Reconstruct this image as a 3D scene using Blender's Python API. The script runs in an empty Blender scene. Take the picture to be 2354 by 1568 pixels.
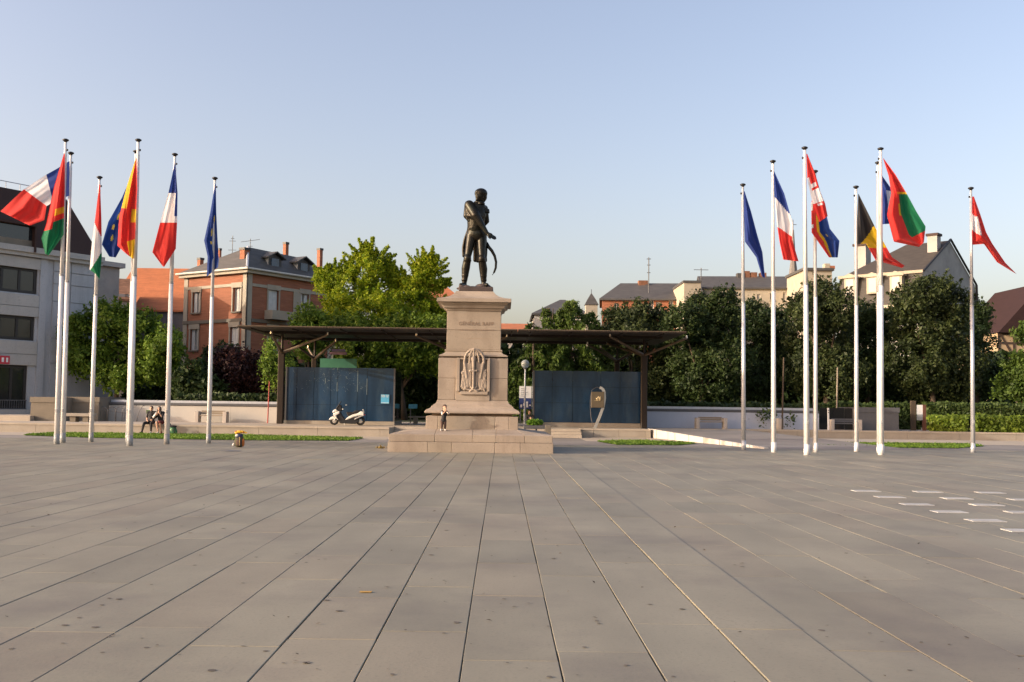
import bpy, bmesh, math, random
import numpy as np
from mathutils import Vector, Matrix, Euler
random.seed(11)
rng = np.random.default_rng(11)
S = bpy.context.scene
COL = S.collection
V = Vector
rad = math.radians

# ------------------------------------------------------------------ camera, sky, sun, exposure
IW, IH, IF = 2353.0, 1568.0, 2353.0          # picture units used to survey the place
CAMZ = 1.6
YAW, PITCH, ROLL = rad(0.54), rad(3.63), rad(0.75)
fwd = V((math.sin(YAW) * math.cos(PITCH), math.cos(YAW) * math.cos(PITCH), math.sin(PITCH)))
rt0 = V((math.cos(YAW), -math.sin(YAW), 0))
up0 = rt0.cross(fwd)
UPV = up0 * math.cos(ROLL) - rt0 * math.sin(ROLL)
RTV = rt0 * math.cos(ROLL) + up0 * math.sin(ROLL)
cam_d = bpy.data.cameras.new('camera')
cam_d.sensor_width = 36.0
cam_d.lens = 36.0 * IF / IW
cam_d.clip_start = 0.1
cam_d.clip_end = 3000
cam = bpy.data.objects.new('camera', cam_d)
COL.objects.link(cam)
mw = Matrix.Identity(4)
for i in range(3):
    mw[i][0], mw[i][1], mw[i][2] = RTV[i], UPV[i], -fwd[i]
mw[2][3] = CAMZ
cam.matrix_world = mw
S.camera = cam

SUN_EL, SUN_AZ = rad(15.5), rad(17.0)        # low sun from the left, a little in front
sdir = V((-math.cos(SUN_EL) * math.cos(SUN_AZ), -math.cos(SUN_EL) * math.sin(SUN_AZ), math.sin(SUN_EL)))
W = bpy.data.worlds.new("World")
S.world = W
W.use_nodes = True
wn = W.node_tree
wn.nodes.clear()
sky = wn.nodes.new('ShaderNodeTexSky')
sky.sky_type = 'NISHITA'
sky.sun_disc = False
sky.sun_elevation = SUN_EL
sky.sun_rotation = math.atan2(sdir.x, sdir.y)
sky.altitude = 200
sky.air_density = 1.0
sky.dust_density = 5.2
sky.ozone_density = 0.3
bg = wn.nodes.new('ShaderNodeBackground')
bg.inputs['Strength'].default_value = 0.15
wo = wn.nodes.new('ShaderNodeOutputWorld')
wb = wn.nodes.new('ShaderNodeMix')           # warm white balance of the hazy evening air
wb.data_type = 'RGBA'
wb.blend_type = 'MULTIPLY'
wb.inputs['Factor'].default_value = 1.0
wb.inputs[7].default_value = (1.10, 0.98, 1.0, 1)
wn.links.new(sky.outputs[0], wb.inputs[6])
wn.links.new(wb.outputs[2], bg.inputs[0])
wn.links.new(bg.outputs[0], wo.inputs[0])
sun_d = bpy.data.lights.new('sun', 'SUN')
sun_d.energy = 2.0
sun_d.angle = rad(0.5)
sun_d.color = (1.0, 0.90, 0.745)
sun = bpy.data.objects.new('sun', sun_d)
COL.objects.link(sun)
sun.rotation_euler = sdir.to_track_quat('Z', 'Y').to_euler()
sun.location = (-60, -20, 40)
S.view_settings.view_transform = 'Standard'
S.view_settings.look = 'None'
S.view_settings.gamma = 1.0
S.view_settings.use_curve_mapping = False
S.view_settings.exposure = 1.08

# ------------------------------------------------------------------ survey helpers
def ray(px, py):
    return fwd * IF + RTV * (px - IW / 2) - UPV * (py - IH / 2)
def at(px, py, Y):
    r = ray(px, py)
    return V((0, 0, CAMZ)) + r * (Y / r.y)
def gnd(px, py, z=0.0):
    r = ray(px, py)
    return V((0, 0, CAMZ)) + r * ((z - CAMZ) / r.z)
def zat(px, py, Y):
    return at(px, py, Y).z
def proj(p):
    d = V(p) - V((0, 0, CAMZ))
    w = d.dot(fwd)
    return (IW / 2 + IF * d.dot(RTV) / w, IH / 2 - IF * d.dot(UPV) / w)
def along(P, d, px):
    """distance along d from P whose picture column is px"""
    lo, hi = -80.0, 160.0
    f = lambda t: proj(P + d * t)[0] - px
    s = 1 if f(1.0) > f(0.0) else -1
    for _ in range(60):
        m = (lo + hi) / 2
        if f(m) * s > 0: hi = m
        else: lo = m
    return (lo + hi) / 2

# ------------------------------------------------------------------ objects
ORI = {}
def thing(name, label, cat, loc=(0, 0, 0), group=None):
    o = bpy.data.objects.new(name, None)
    o.empty_display_size = 0.2
    COL.objects.link(o)
    o.location = loc
    ORI[o.name] = V(loc)
    o['label'] = label
    o['category'] = cat
    if group: o['group'] = group
    return o
def tag(o, label=None, cat=None, group=None, kind=None):
    if label: o['label'] = label
    if cat: o['category'] = cat
    if group: o['group'] = group
    if kind: o['kind'] = kind
    return o
def link(name, me, mat=None, parent=None, smooth=False):
    o = bpy.data.objects.new(name, me)
    COL.objects.link(o)
    if parent is not None:
        off = ORI[parent.name]
        me.transform(Matrix.Translation(-off))
        o.parent = parent
        ORI[o.name] = off.copy()
    else:
        ORI[o.name] = V((0, 0, 0))
    if mat is not None:
        for m in (mat if isinstance(mat, (list, tuple)) else [mat]):
            me.materials.append(m)
    if smooth:
        me.polygons.foreach_set('use_smooth', [True] * len(me.polygons))
    return o
def copy_tree(o, parent=None):
    c = o.copy()
    COL.objects.link(c)
    c.parent = parent
    ORI[c.name] = ORI[o.name].copy()
    for ch in list(o.children):
        copy_tree(ch, c)
    return c

class MB:
    def __init__(s): s.v = []; s.f = []; s.mi = []
    def add(s, vs, fs, mi=0):
        b = len(s.v)
        s.v += [tuple(v) for v in vs]
        s.f += [tuple(b + i for i in f) for f in fs]
        s.mi += [mi] * len(fs)
        return s
    def hexa(s, p, mi=0):
        return s.add(p, [(3, 2, 1, 0), (4, 5, 6, 7), (0, 1, 5, 4), (1, 2, 6, 5), (2, 3, 7, 6), (3, 0, 4, 7)], mi)
    def box(s, x0, x1, y0, y1, z0, z1, mi=0):
        return s.hexa([(x0, y0, z0), (x1, y0, z0), (x1, y1, z0), (x0, y1, z0), (x0, y0, z1), (x1, y0, z1), (x1, y1, z1), (x0, y1, z1)], mi)
    def obox(s, O, u, n, u0, u1, d0, d1, z0, z1, mi=0):
        """box in the frame of a wall: u along, n outward"""
        P = lambda a, d, z: (O.x + u.x * a + n.x * d, O.y + u.y * a + n.y * d, z)
        return s.hexa([P(u0, d1, z0), P(u1, d1, z0), P(u1, d0, z0), P(u0, d0, z0), P(u0, d1, z1), P(u1, d1, z1), P(u1, d0, z1), P(u0, d0, z1)], mi)
    def tube(s, pts, rs, n=8, cap=True, mi=0):
        pts = [V(p) for p in pts]
        if not isinstance(rs, (list, tuple)): rs = [rs] * len(pts)
        rings = []
        b0 = len(s.v)
        up = V((0, 0, 1))
        for i, p in enumerate(pts):
            d = (pts[min(i + 1, len(pts) - 1)] - pts[max(i - 1, 0)]).normalized()
            a = d.cross(up if abs(d.z) < 0.9 else V((1, 0, 0))).normalized()
            b = d.cross(a)
            for k in range(n):
                t = 2 * math.pi * k / n
                s.v.append(tuple(p + (a * math.cos(t) + b * math.sin(t)) * rs[i]))
        for i in range(len(pts) - 1):
            for k in range(n):
                k2 = (k + 1) % n
                s.f.append((b0 + i * n + k, b0 + i * n + k2, b0 + (i + 1) * n + k2, b0 + (i + 1) * n + k)); s.mi.append(mi)
        if cap:
            s.f.append(tuple(b0 + k for k in range(n))[::-1]); s.mi.append(mi)
            e = b0 + (len(pts) - 1) * n
            s.f.append(tuple(e + k for k in range(n))); s.mi.append(mi)
        return s
    def lathe(s, c, prof, n=16, mi=0):
        b0 = len(s.v)
        for r, z in prof:
            for k in range(n):
                t = 2 * math.pi * k / n
                s.v.append((c[0] + r * math.cos(t), c[1] + r * math.sin(t), c[2] + z))
        for i in range(len(prof) - 1):
            for k in range(n):
                k2 = (k + 1) % n
                s.f.append((b0 + i * n + k, b0 + i * n + k2, b0 + (i + 1) * n + k2, b0 + (i + 1) * n + k)); s.mi.append(mi)
        s.f.append(tuple(b0 + k for k in range(n))[::-1]); s.mi.append(mi)
        e = b0 + (len(prof) - 1) * n
        s.f.append(tuple(e + k for k in range(n))); s.mi.append(mi)
        return s
    def square(s, cx, cy, prof, mi=0):
        """square-plan loft: (half width, height) pairs"""
        b0 = len(s.v)
        for h, z in prof:
            s.v += [(cx - h, cy - h, z), (cx + h, cy - h, z), (cx + h, cy + h, z), (cx - h, cy + h, z)]
        for i in range(len(prof) - 1):
            for k in range(4):
                k2 = (k + 1) % 4
                s.f.append((b0 + i * 4 + k, b0 + i * 4 + k2, b0 + (i + 1) * 4 + k2, b0 + (i + 1) * 4 + k)); s.mi.append(mi)
        s.f.append((b0 + 3, b0 + 2, b0 + 1, b0)); s.mi.append(mi)
        e = b0 + (len(prof) - 1) * 4
        s.f.append((e, e + 1, e + 2, e + 3)); s.mi.append(mi)
        return s
    def prism(s, poly, y0, y1, mi=0, inset=0.0):
        """polygon in x,z extruded along y"""
        n = len(poly)
        a = sum(poly[i][0] * poly[(i + 1) % n][1] - poly[(i + 1) % n][0] * poly[i][1] for i in range(n))
        if a < 0: poly = poly[::-1]
        vs = [(x, y0, z) for x, z in poly] + [(x, y1, z) for x, z in poly]
        fs = [tuple(range(n)), tuple(range(2 * n - 1, n - 1, -1))]
        for i in range(n):
            j = (i + 1) % n
            fs.append((i, n + i, n + j, j))
        return s.add(vs, fs, mi)
    def build(s, name, mat=None, parent=None, smooth=False, bevel=0.0, bseg=1):
        me = bpy.data.meshes.new(name)
        me.from_pydata(s.v, [], s.f)
        if any(s.mi): me.polygons.foreach_set('material_index', s.mi)
        if bevel:
            bm = bmesh.new(); bm.from_mesh(me)
            bmesh.ops.recalc_face_normals(bm, faces=bm.faces)
            bmesh.ops.bevel(bm, geom=[e for e in bm.edges if e.is_manifold and e.calc_face_angle(0) > 0.5], offset=bevel, segments=bseg, affect='EDGES', profile=0.5)
            bm.to_mesh(me); bm.free()
        me.update()
        return link(name, me, mat, parent, smooth)

def fuse(name, prims, voxel, mat, parent=None, smooth=3):
    """one continuous surface out of tapered limbs ('c', p0, p1, r0, r1) and ellipsoids ('e', centre, radii, euler)"""
    bm = bmesh.new()
    for p in prims:
        if p[0] == 'c':
            a, b, r0, r1 = V(p[1]), V(p[2]), p[3], p[4]
            d = b - a
            if d.length > 1e-5:
                q = d.to_track_quat('Z', 'Y').to_matrix().to_4x4()
                bmesh.ops.create_cone(bm, cap_ends=True, segments=14, radius1=r0, radius2=r1, depth=d.length, matrix=Matrix.Translation((a + b) / 2) @ q)
            for c, r in ((a, r0), (b, r1)):
                bmesh.ops.create_uvsphere(bm, u_segments=14, v_segments=9, radius=r, matrix=Matrix.Translation(c))
        else:
            m = Matrix.Translation(V(p[1]))
            if len(p) > 3: m = m @ Euler(p[3]).to_matrix().to_4x4()
            m = m @ Matrix.Diagonal(V((*p[2], 1)))
            bmesh.ops.create_uvsphere(bm, u_segments=18, v_segments=12, radius=1, matrix=m)
    me = bpy.data.meshes.new('tmp'); bm.to_mesh(me); bm.free()
    o = bpy.data.objects.new('tmp', me); COL.objects.link(o)
    r = o.modifiers.new('r', 'REMESH'); r.mode = 'VOXEL'; r.voxel_size = voxel
    sm = o.modifiers.new('s', 'SMOOTH'); sm.factor = 0.5; sm.iterations = smooth
    dg = bpy.context.evaluated_depsgraph_get(); dg.update()
    me2 = bpy.data.meshes.new_from_object(o.evaluated_get(dg))
    bpy.data.objects.remove(o); bpy.data.meshes.remove(me)
    me2.name = name
    return link(name, me2, mat, parent, True)

# ------------------------------------------------------------------ materials
def newmat(name):
    m = bpy.data.materials.new(name); m.use_nodes = True
    nt = m.node_tree
    return m, nt, nt.nodes['Principled BSDF']
def N(nt, t, **kw):
    n = nt.nodes.new(t)
    for k, v in kw.items(): setattr(n, k, v)
    return n
def mixcol(nt, a, b, fac, mode='MIX'):
    n = N(nt, 'ShaderNodeMix', data_type='RGBA', blend_type=mode)
    if hasattr(fac, 'links'): nt.links.new(fac, n.inputs['Factor'])
    else: n.inputs['Factor'].default_value = fac
    for s, x in ((n.inputs[6], a), (n.inputs[7], b)):
        if hasattr(x, 'links'): nt.links.new(x, s)
        else: s.default_value = (*x, 1)
    return n.outputs[2]
def ramp(nt, src, p0, p1):
    r = N(nt, 'ShaderNodeMapRange'); r.clamp = True
    nt.links.new(src, r.inputs[0]); r.inputs[1].default_value = p0; r.inputs[2].default_value = p1
    return r.outputs[0]
def noise_tex(nt, scale, detail=4, stretch=(1, 1, 1), rough=.55, src='Object'):
    tc = N(nt, 'ShaderNodeTexCoord'); mp = N(nt, 'ShaderNodeMapping')
    mp.inputs['Scale'].default_value = stretch
    nt.links.new(tc.outputs[src], mp.inputs[0])
    n = N(nt, 'ShaderNodeTexNoise'); n.inputs['Scale'].default_value = scale; n.inputs['Detail'].default_value = detail
    n.inputs['Roughness'].default_value = rough
    nt.links.new(mp.outputs[0], n.inputs['Vector'])
    return n.outputs['Fac']
def stuffmat(name, c, rough=.7, var=.22, scale=1.5, stretch=(1, 1, 1), fine=25., bump=.15, bdist=.01, spec=.35, metal=0., stain=None, stain_scale=.7, stain_stretch=(1, 1, 1), stain_amt=.5, tone=False, coat=0.):
    m, nt, b = newmat(name)
    dk = tuple(x * (1 - var) for x in c); lt = tuple(min(1, x * (1 + var)) for x in c)
    col = mixcol(nt, dk, lt, ramp(nt, noise_tex(nt, scale, 5, stretch), .3, .7))
    col = mixcol(nt, col, tuple(x * .75 for x in c), ramp(nt, noise_tex(nt, fine, 3), .55, .8))
    if stain:
        f = ramp(nt, noise_tex(nt, stain_scale, 6, stain_stretch, .65), .5, .72)
        mth = N(nt, 'ShaderNodeMath', operation='MULTIPLY'); nt.links.new(f, mth.inputs[0]); mth.inputs[1].default_value = stain_amt
        col = mixcol(nt, col, stain, mth.outputs[0])
    if tone:
        a = N(nt, 'ShaderNodeAttribute', attribute_name='tone')
        col = mixcol(nt, col, a.outputs['Color'], 1.0, 'MULTIPLY')
    nt.links.new(col, b.inputs['Base Color'])
    b.inputs['Roughness'].default_value = rough
    b.inputs['Specular IOR Level'].default_value = spec
    b.inputs['Metallic'].default_value = metal
    b.inputs['Coat Weight'].default_value = coat
    if bump:
        bp = N(nt, 'ShaderNodeBump'); bp.inputs['Strength'].default_value = bump; bp.inputs['Distance'].default_value = bdist
        nt.links.new(noise_tex(nt, fine, 5), bp.inputs['Height']); nt.links.new(bp.outputs[0], b.inputs['Normal'])
    return m
def plain(name, c, rough=.5, spec=.4, metal=0., var=.1, scale=4, coat=0.):
    return stuffmat(name, c, rough, var, scale, fine=18, bump=0, spec=spec, metal=metal, coat=coat)
def leafmat(name, c1, c2, trans=.35, rough=.55):
    m, nt, b = newmat(name)
    g = N(nt, 'ShaderNodeNewGeometry')
    col = mixcol(nt, c1, c2, g.outputs['Random Per Island'])
    col = mixcol(nt, col, tuple(x * .6 for x in c1), ramp(nt, noise_tex(nt, .6, 3), .45, .7))
    nt.links.new(col, b.inputs['Base Color']); b.inputs['Roughness'].default_value = rough
    b.inputs['Specular IOR Level'].default_value = .25
    t = N(nt, 'ShaderNodeBsdfTranslucent'); nt.links.new(col, t.inputs[0])
    mx = N(nt, 'ShaderNodeMixShader'); mx.inputs[0].default_value = trans
    nt.links.new(b.outputs[0], mx.inputs[1]); nt.links.new(t.outputs[0], mx.inputs[2])
    nt.links.new(mx.outputs[0], nt.nodes['Material Output'].inputs[0])
    return m
def clothmat(name, c, trans=.45):
    m, nt, b = newmat(name)
    dk = tuple(x * .85 for x in c)
    col = mixcol(nt, dk, c, noise_tex(nt, 2.5, 3))
    nt.links.new(col, b.inputs['Base Color']); b.inputs['Roughness'].default_value = .75
    b.inputs['Specular IOR Level'].default_value = .2; b.inputs['Sheen Weight'].default_value = .15
    t = N(nt, 'ShaderNodeBsdfTranslucent'); nt.links.new(col, t.inputs[0])
    mx = N(nt, 'ShaderNodeMixShader'); mx.inputs[0].default_value = trans
    nt.links.new(b.outputs[0], mx.inputs[1]); nt.links.new(t.outputs[0], mx.inputs[2])
    nt.links.new(mx.outputs[0], nt.nodes['Material Output'].inputs[0])
    return m

MAT = {}
MAT['slab'] = stuffmat('slab_stone', (.206, .189, .140), .58, .17, .9, stretch=(1, .45, 1), fine=34, bump=.35, bdist=.004, stain=(.100, .082, .074), stain_scale=.45, stain_amt=.55, tone=True, spec=.5)
MAT['joint'] = stuffmat('joint_fill', (.05, .045, .04), .95, .3, 2)
MAT['whitestone'] = stuffmat('white_inset_stone', (.40, .40, .385), .6, .12, 2, bump=.1, stain=(.25, .24, .22), stain_scale=3, stain_amt=.6)
MAT['pave'] = stuffmat('pale_paving', (.40, .345, .275), .8, .12, .8, fine=15, stain=(.25, .22, .19), stain_amt=.35, tone=False)
MAT['walk'] = stuffmat('grey_paving', (.23, .21, .19), .8, .15, .5, fine=15, stain=(.14, .13, .12), stain_amt=.4)
MAT['terrace'] = stuffmat('terrace_stone', (.335, .295, .24), .8, .12, 1.0, fine=18, stain=(.24, .2, .16), stain_stretch=(1, 1, .2), stain_amt=.4)
MAT['parkfloor'] = stuffmat('park_soil', (.06, .07, .03), .95, .4, .3)
MAT['lawn'] = leafmat('lawn_green', (.10, .19, .02), (.17, .27, .035), .25)
MAT['lawnbase'] = stuffmat('lawn_soil', (.09, .13, .025), .95, .3, 2)
MAT['sand'] = stuffmat('pedestal_sandstone', (.325, .270, .213), .85, .13, .9, fine=22, bump=.25, bdist=.006, stain=(.165, .125, .095), stain_scale=1.1, stain_stretch=(1, 1, .3), stain_amt=.55, tone=True)
MAT['sandcut'] = stuffmat('letter_wear_joint_shade', (.24, .175, .125), .9, .2, 6)  # worn letters; the dark tone also paints shade into pedestal joints
MAT['bronze'] = stuffmat('dark_bronze', (.025, .022, .017), .40, .35, 2.5, fine=14, bump=.35, bdist=.01, metal=.75, spec=.5, stain=(.04, .055, .04), stain_scale=1.5, stain_amt=.5)
MAT['bronzebase'] = stuffmat('bronze_base', (.085, .065, .058), .55, .2, 3, metal=.3)
MAT['pole'] = plain('pole_white', (.74, .73, .72), .35, .5, var=.05)
MAT['polegrey'] = plain('pole_grey_and_shade', (.30, .31, .31), .45, .5)
MAT['polelight'] = plain('pole_aluminium', (.55, .57, .60), .35, .5, .3, var=.05)
MAT['black'] = plain('black_plastic', (.018, .018, .020), .45)
MAT['rope'] = plain('rope', (.45, .42, .38), .9)
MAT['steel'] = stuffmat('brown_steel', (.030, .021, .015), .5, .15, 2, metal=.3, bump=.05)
MAT['steellit'] = stuffmat('brown_steel_lit', (.13, .098, .068), .45, .15, 2, metal=.4, bump=.05)  # lighter copy of the canopy steel, light on it put into the colour
MAT['bglass'] = stuffmat('blue_glass', (.018, .047, .096), .12, .40, 1.1, stretch=(1, 1, .3), fine=9, bump=0, spec=.5, stain=(.05, .085, .12), stain_scale=1.6, stain_stretch=(1, 1, .35), stain_amt=.6)
MAT['dglass'] = plain('dark_glass', (.018, .020, .022), .08, .6)
MAT['pane'] = plain('window_pane', (.05, .055, .06), .06, .6)
MAT['darkpane'] = plain('brown_window_pane', (.025, .023, .021), .12, .5)
MAT['hoop'] = plain('dark_hoop_steel', (.16, .15, .14), .5)
MAT['shutter'] = plain('white_shutter', (.62, .62, .58), .6)
MAT['curtain'] = plain('pale_curtain', (.55, .53, .47), .8)
MAT['wframe'] = plain('white_frame', (.60, .57, .50), .6)
MAT['dframe'] = plain('dark_frame', (.03, .026, .024), .5)
MAT['brick'] = stuffmat('red_brick', (.335, .132, .072), .88, .20, 1.0, stretch=(1, 1, 9), fine=14, bump=.1, stain=(.30, .13, .075), stain_amt=.4)
MAT['cream'] = stuffmat('cream_stone', (.42, .37, .285), .85, .14, 1.4, stain=(.28, .23, .17), stain_amt=.4)
MAT['slate'] = stuffmat('grey_slate', (.082, .078, .074), .6, .2, 1.2, stretch=(1, 1, 6), fine=9)
MAT['darkredroof'] = stuffmat('dark_red_roof', (.030, .013, .012), .75, .15, .8, stretch=(1, 1, 5))
MAT['chimbrick'] = stuffmat('sooty_brick', (.22, .105, .062), .9, .25, 2)
MAT['brownslate'] = stuffmat('brown_slate', (.058, .050, .043), .7, .2, 1.2, stretch=(1, 1, 6), fine=9)
MAT['shadewall'] = stuffmat('shade_tinted_render', (.50, .53, .60), .85, .05, .8, stain=(.40, .42, .47), stain_stretch=(1, 1, .2), stain_amt=.3)  # pale wall lying in shade, the blue cast put into its colour
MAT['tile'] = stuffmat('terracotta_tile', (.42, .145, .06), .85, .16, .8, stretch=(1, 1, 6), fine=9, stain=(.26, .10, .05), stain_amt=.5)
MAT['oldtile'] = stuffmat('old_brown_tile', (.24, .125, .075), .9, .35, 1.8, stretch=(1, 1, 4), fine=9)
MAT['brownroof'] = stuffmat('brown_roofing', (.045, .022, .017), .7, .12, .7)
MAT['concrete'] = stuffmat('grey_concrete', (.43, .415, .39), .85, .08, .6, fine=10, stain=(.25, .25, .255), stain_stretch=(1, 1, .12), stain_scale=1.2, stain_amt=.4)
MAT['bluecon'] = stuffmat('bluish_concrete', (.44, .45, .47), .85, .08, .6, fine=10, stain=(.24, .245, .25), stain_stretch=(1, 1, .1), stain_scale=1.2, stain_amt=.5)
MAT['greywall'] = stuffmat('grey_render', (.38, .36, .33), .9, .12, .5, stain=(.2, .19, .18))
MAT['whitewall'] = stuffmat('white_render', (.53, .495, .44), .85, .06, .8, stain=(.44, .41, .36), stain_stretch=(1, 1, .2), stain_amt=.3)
MAT['darkstone'] = stuffmat('brown_stone', (.20, .17, .13), .85, .15, .9, stain=(.11, .10, .08))
MAT['darkrail'] = plain('dark_rail', (.10, .10, .105), .5)
MAT['bark'] = stuffmat('bark', (.085, .062, .042), .95, .3, 3, stretch=(1, 1, .2), bump=.4)
MAT['redpaint'] = plain('red_paint', (.35, .05, .04), .6)
MAT['green_board'] = plain('green_panel', (.07, .22, .15), .3, .5)
MAT['blue_board'] = plain('blue_panel', (.10, .42, .68), .5)
MAT['navy'] = plain('navy_panel', (.03, .05, .16), .5)
MAT['mauve'] = plain('violet_panel', (.20, .18, .38), .5)
MAT['white'] = plain('white_paint', (.78, .77, .74), .5)
MAT['scootwhite'] = plain('scooter_white', (.74, .72, .66), .25, .5, coat=.3)
MAT['rubber'] = plain('rubber', (.02, .02, .02), .8)
MAT['silver'] = plain('silver_metal', (.55, .53, .49), .3, .5, .7)
MAT['wood'] = stuffmat('weathered_wood', (.30, .245, .18), .8, .2, 2, stretch=(.3, 1, 4))
MAT['bin'] = stuffmat('bin_stone', (.45, .40, .35), .8, .1, 2)
MAT['skin'] = plain('skin', (.50, .30, .20), .55)
MAT['hair'] = plain('dark_hair', (.018, .012, .010), .5)
MAT['brownhair'] = plain('brown_hair', (.07, .04, .025), .55)
MAT['blackcloth'] = plain('black_cloth', (.022, .021, .023), .85)
MAT['browncloth'] = plain('brown_cloth', (.085, .05, .038), .9)
MAT['whitecloth'] = plain('white_cloth', (.62, .58, .53), .9)
MAT['darkred'] = plain('dark_red_cloth', (.15, .03, .025), .85)
MAT['greenbag'] = plain('green_fabric', (.04, .14, .06), .8)
MAT['olive'] = plain('olive_fabric', (.07, .065, .035), .85)
MAT['navycloth'] = plain('navy_fabric', (.03, .04, .10), .8)
MAT['yellowcloth'] = plain('yellow_fabric', (.75, .42, .03), .75)
MAT['orange'] = plain('orange_fabric', (.45, .14, .03), .8)
MAT['scrap'] = plain('yellow_scrap', (.42, .25, .06), .8)
MAT['globe'] = plain('glass_globe', (.50, .52, .47), .06, .6)
MAT['globe'].node_tree.nodes['Principled BSDF'].inputs['Transmission Weight'].default_value = .55
MAT['signred'] = plain('sign_red', (.50, .03, .05), .5)
MAT['leadspire'] = plain('spire_lead', (.17, .155, .145), .6)
MAT['timber'] = plain('dark_timber', (.06, .04, .03), .8)
MAT['plaster'] = stuffmat('tan_plaster', (.42, .31, .19), .9, .1, 1)
MAT['boardbrown'] = plain('brown_board', (.135, .105, .065), .4, .5, .35)
LF = {
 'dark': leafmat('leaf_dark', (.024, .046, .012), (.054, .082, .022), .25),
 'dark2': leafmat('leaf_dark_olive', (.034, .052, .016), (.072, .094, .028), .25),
 'mid': leafmat('leaf_mid', (.10, .175, .018), (.19, .28, .034), .35),
 'bright': leafmat('leaf_bright', (.17, .28, .012), (.46, .48, .028), .5),
 'deep': leafmat('leaf_deep', (.045, .085, .013), (.095, .15, .024), .3),
 'olive': leafmat('leaf_olive', (.085, .15, .013), (.17, .24, .024), .35),
 'cedar': leafmat('leaf_cedar', (.06, .105, .018), (.115, .17, .028), .3),
 'red': leafmat('leaf_red', (.030, .012, .012), (.06, .022, .018), .2),
 'hedge': leafmat('leaf_hedge', (.048, .080, .018), (.10, .145, .036), .3),
 'lowhedge': leafmat('leaf_low_hedge', (.10, .16, .015), (.20, .26, .028), .3),
 'plant': leafmat('leaf_plant', (.10, .22, .02), (.2, .34, .04), .4),
 'dry': leafmat('leaf_dry', (.16, .11, .03), (.25, .18, .05), .3),
}
CL = {
 'red': clothmat('flag_red', (.74, .05, .042)), 'white': clothmat('flag_white', (.86, .84, .85)),
 'blue': clothmat('flag_blue', (.025, .055, .26)), 'eublue': clothmat('flag_deep_blue', (.018, .055, .25)),
 'yellow': clothmat('flag_yellow', (.78, .48, .02)), 'green': clothmat('flag_green', (.015, .20, .085)),
 'black': clothmat('flag_black', (.035, .032, .032), .15), 'star': clothmat('flag_star', (.80, .62, .12)),
}

# ------------------------------------------------------------------ setting: ground, paving
def sheet(name, poly, z, mat, kind='structure', parent=None):
    me = bpy.data.meshes.new(name)
    me.from_pydata([(x, y, z) for x, y in poly], [], [tuple(range(len(poly)))])
    o = link(name, me, mat, parent)
    if kind: o['kind'] = kind
    return o
sheet('ground', [(-900, -60), (900, -60), (900, 1500), (-900, 1500)], -0.06, MAT['parkfloor'])
plaza = sheet('plaza', [(-70, -8), (70, -8), (70, 43.2), (-70, 43.2)], -0.016, MAT['joint'])
ORI[plaza.name] = V((0, 0, 0))

def tone_attr(me, tones_per_face):
    a = me.color_attributes.new('tone', 'FLOAT_COLOR', 'CORNER')
    arr = np.ones((len(me.loops), 4), 'f')
    ls = np.array([p.loop_start for p in me.polygons]); lt = np.array([p.loop_total for p in me.polygons])
    t = np.repeat(np.array(tones_per_face, 'f').reshape(-1, 3), lt, axis=0)
    arr[:, :3] = t
    a.data.foreach_set('color', arr.ravel())

SW = 0.606
X0 = gnd(568, 1568).x          # a joint line of the paving
slabs = []
def joint_wobble(c, y):
    return 0.004 * math.sin(c * 3.7 + y * 1.3)
for c in range(-62, 64):
    x0 = X0 + c * SW
    r = random.Random(c * 13 + 5)
    y = 3.0 - r.random() * 2.4
    lift = r.uniform(-.0015, .0015)
    if c == 5: lift = .010       # the raised course whose edge catches the sun
    if c == 5: lift = .009
    g = r.choice([.004, .006, .009, .011]) if c < 5 else r.choice([.002, .003, .004])
    if c in (-2, -1, 0, 1, 2, 3, 4): g = [.007, .008, .008, .008, .005, .011, .008][c + 2]
    while y < 43:
        L = r.choice([1.5, 1.8, 2.2, 2.6, 3.0, 3.0])
        y1 = min(y + L, 43.1)
        for brk in (29.6, 33.0):
            if y < brk - .01 < y1: y1 = brk
        if y1 - y > .2 and y1 > 2.6:
            xm = x0 + SW / 2
            if abs(xm) < .56 * y1 + 4.5:
                dz = lift + r.uniform(-.0015, .0015)
                if c == 8: dz += r.choice([0, 0, .004])
                if c == 7: dz += r.choice([0, 0, .003])
                if c > 9: dz += r.choice([0, 0, 0, .002])
                ja, jb = r.uniform(-.0025, .0025), r.uniform(-.0025, .0025)
                hg = r.choice([.003, .005, .008, .012])
                base = r.choice([r.uniform(.95, 1.05), r.uniform(.86, 1.10)])
                tint = r.choice([(1, 1, 1), (1.02, .99, .98), (.99, 1., 1.005), (1.0, 1.0, 1.0)])
                tn = tuple(base * q for q in tint)
                slabs.append((x0 + g / 2 + .001 + ja, x0 + SW - g / 2 + jb, y + hg, y1 - hg, dz, tn, c))
        y = y1
def slab_geo(s, mb):
    x0, x1, y0, y1, dz, tn, c = s
    b = .004
    mb.add([(x0, y0, -.016), (x1, y0, -.016), (x1, y1, -.016), (x0, y1, -.016),
            (x0, y0, dz - b), (x1, y0, dz - b), (x1, y1, dz - b), (x0, y1, dz - b),
            (x0 + b, y0 + b, dz), (x1 - b, y0 + b, dz), (x1 - b, y1 - b, dz), (x0 + b, y1 - b, dz)],
           [(0, 1, 5, 4), (1, 2, 6, 5), (2, 3, 7, 6), (3, 0, 4, 7), (4, 5, 9, 8), (5, 6, 10, 9), (6, 7, 11, 10), (7, 4, 8, 11), (8, 9, 10, 11)])
def in_view(s):
    best = 0
    for x in (s[0], s[1]):
        for y in (max(s[2], 4.0), s[3]):
            if y <= 4.0: continue
            p = proj((x, y, 0))
            if -40 < p[0] < IW + 40 and p[1] < IH + 60: best = 1
    a = (s[1] - s[0]) * (s[3] - s[2]) / max(s[3], 4.5) ** 3
    return best * a
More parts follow.
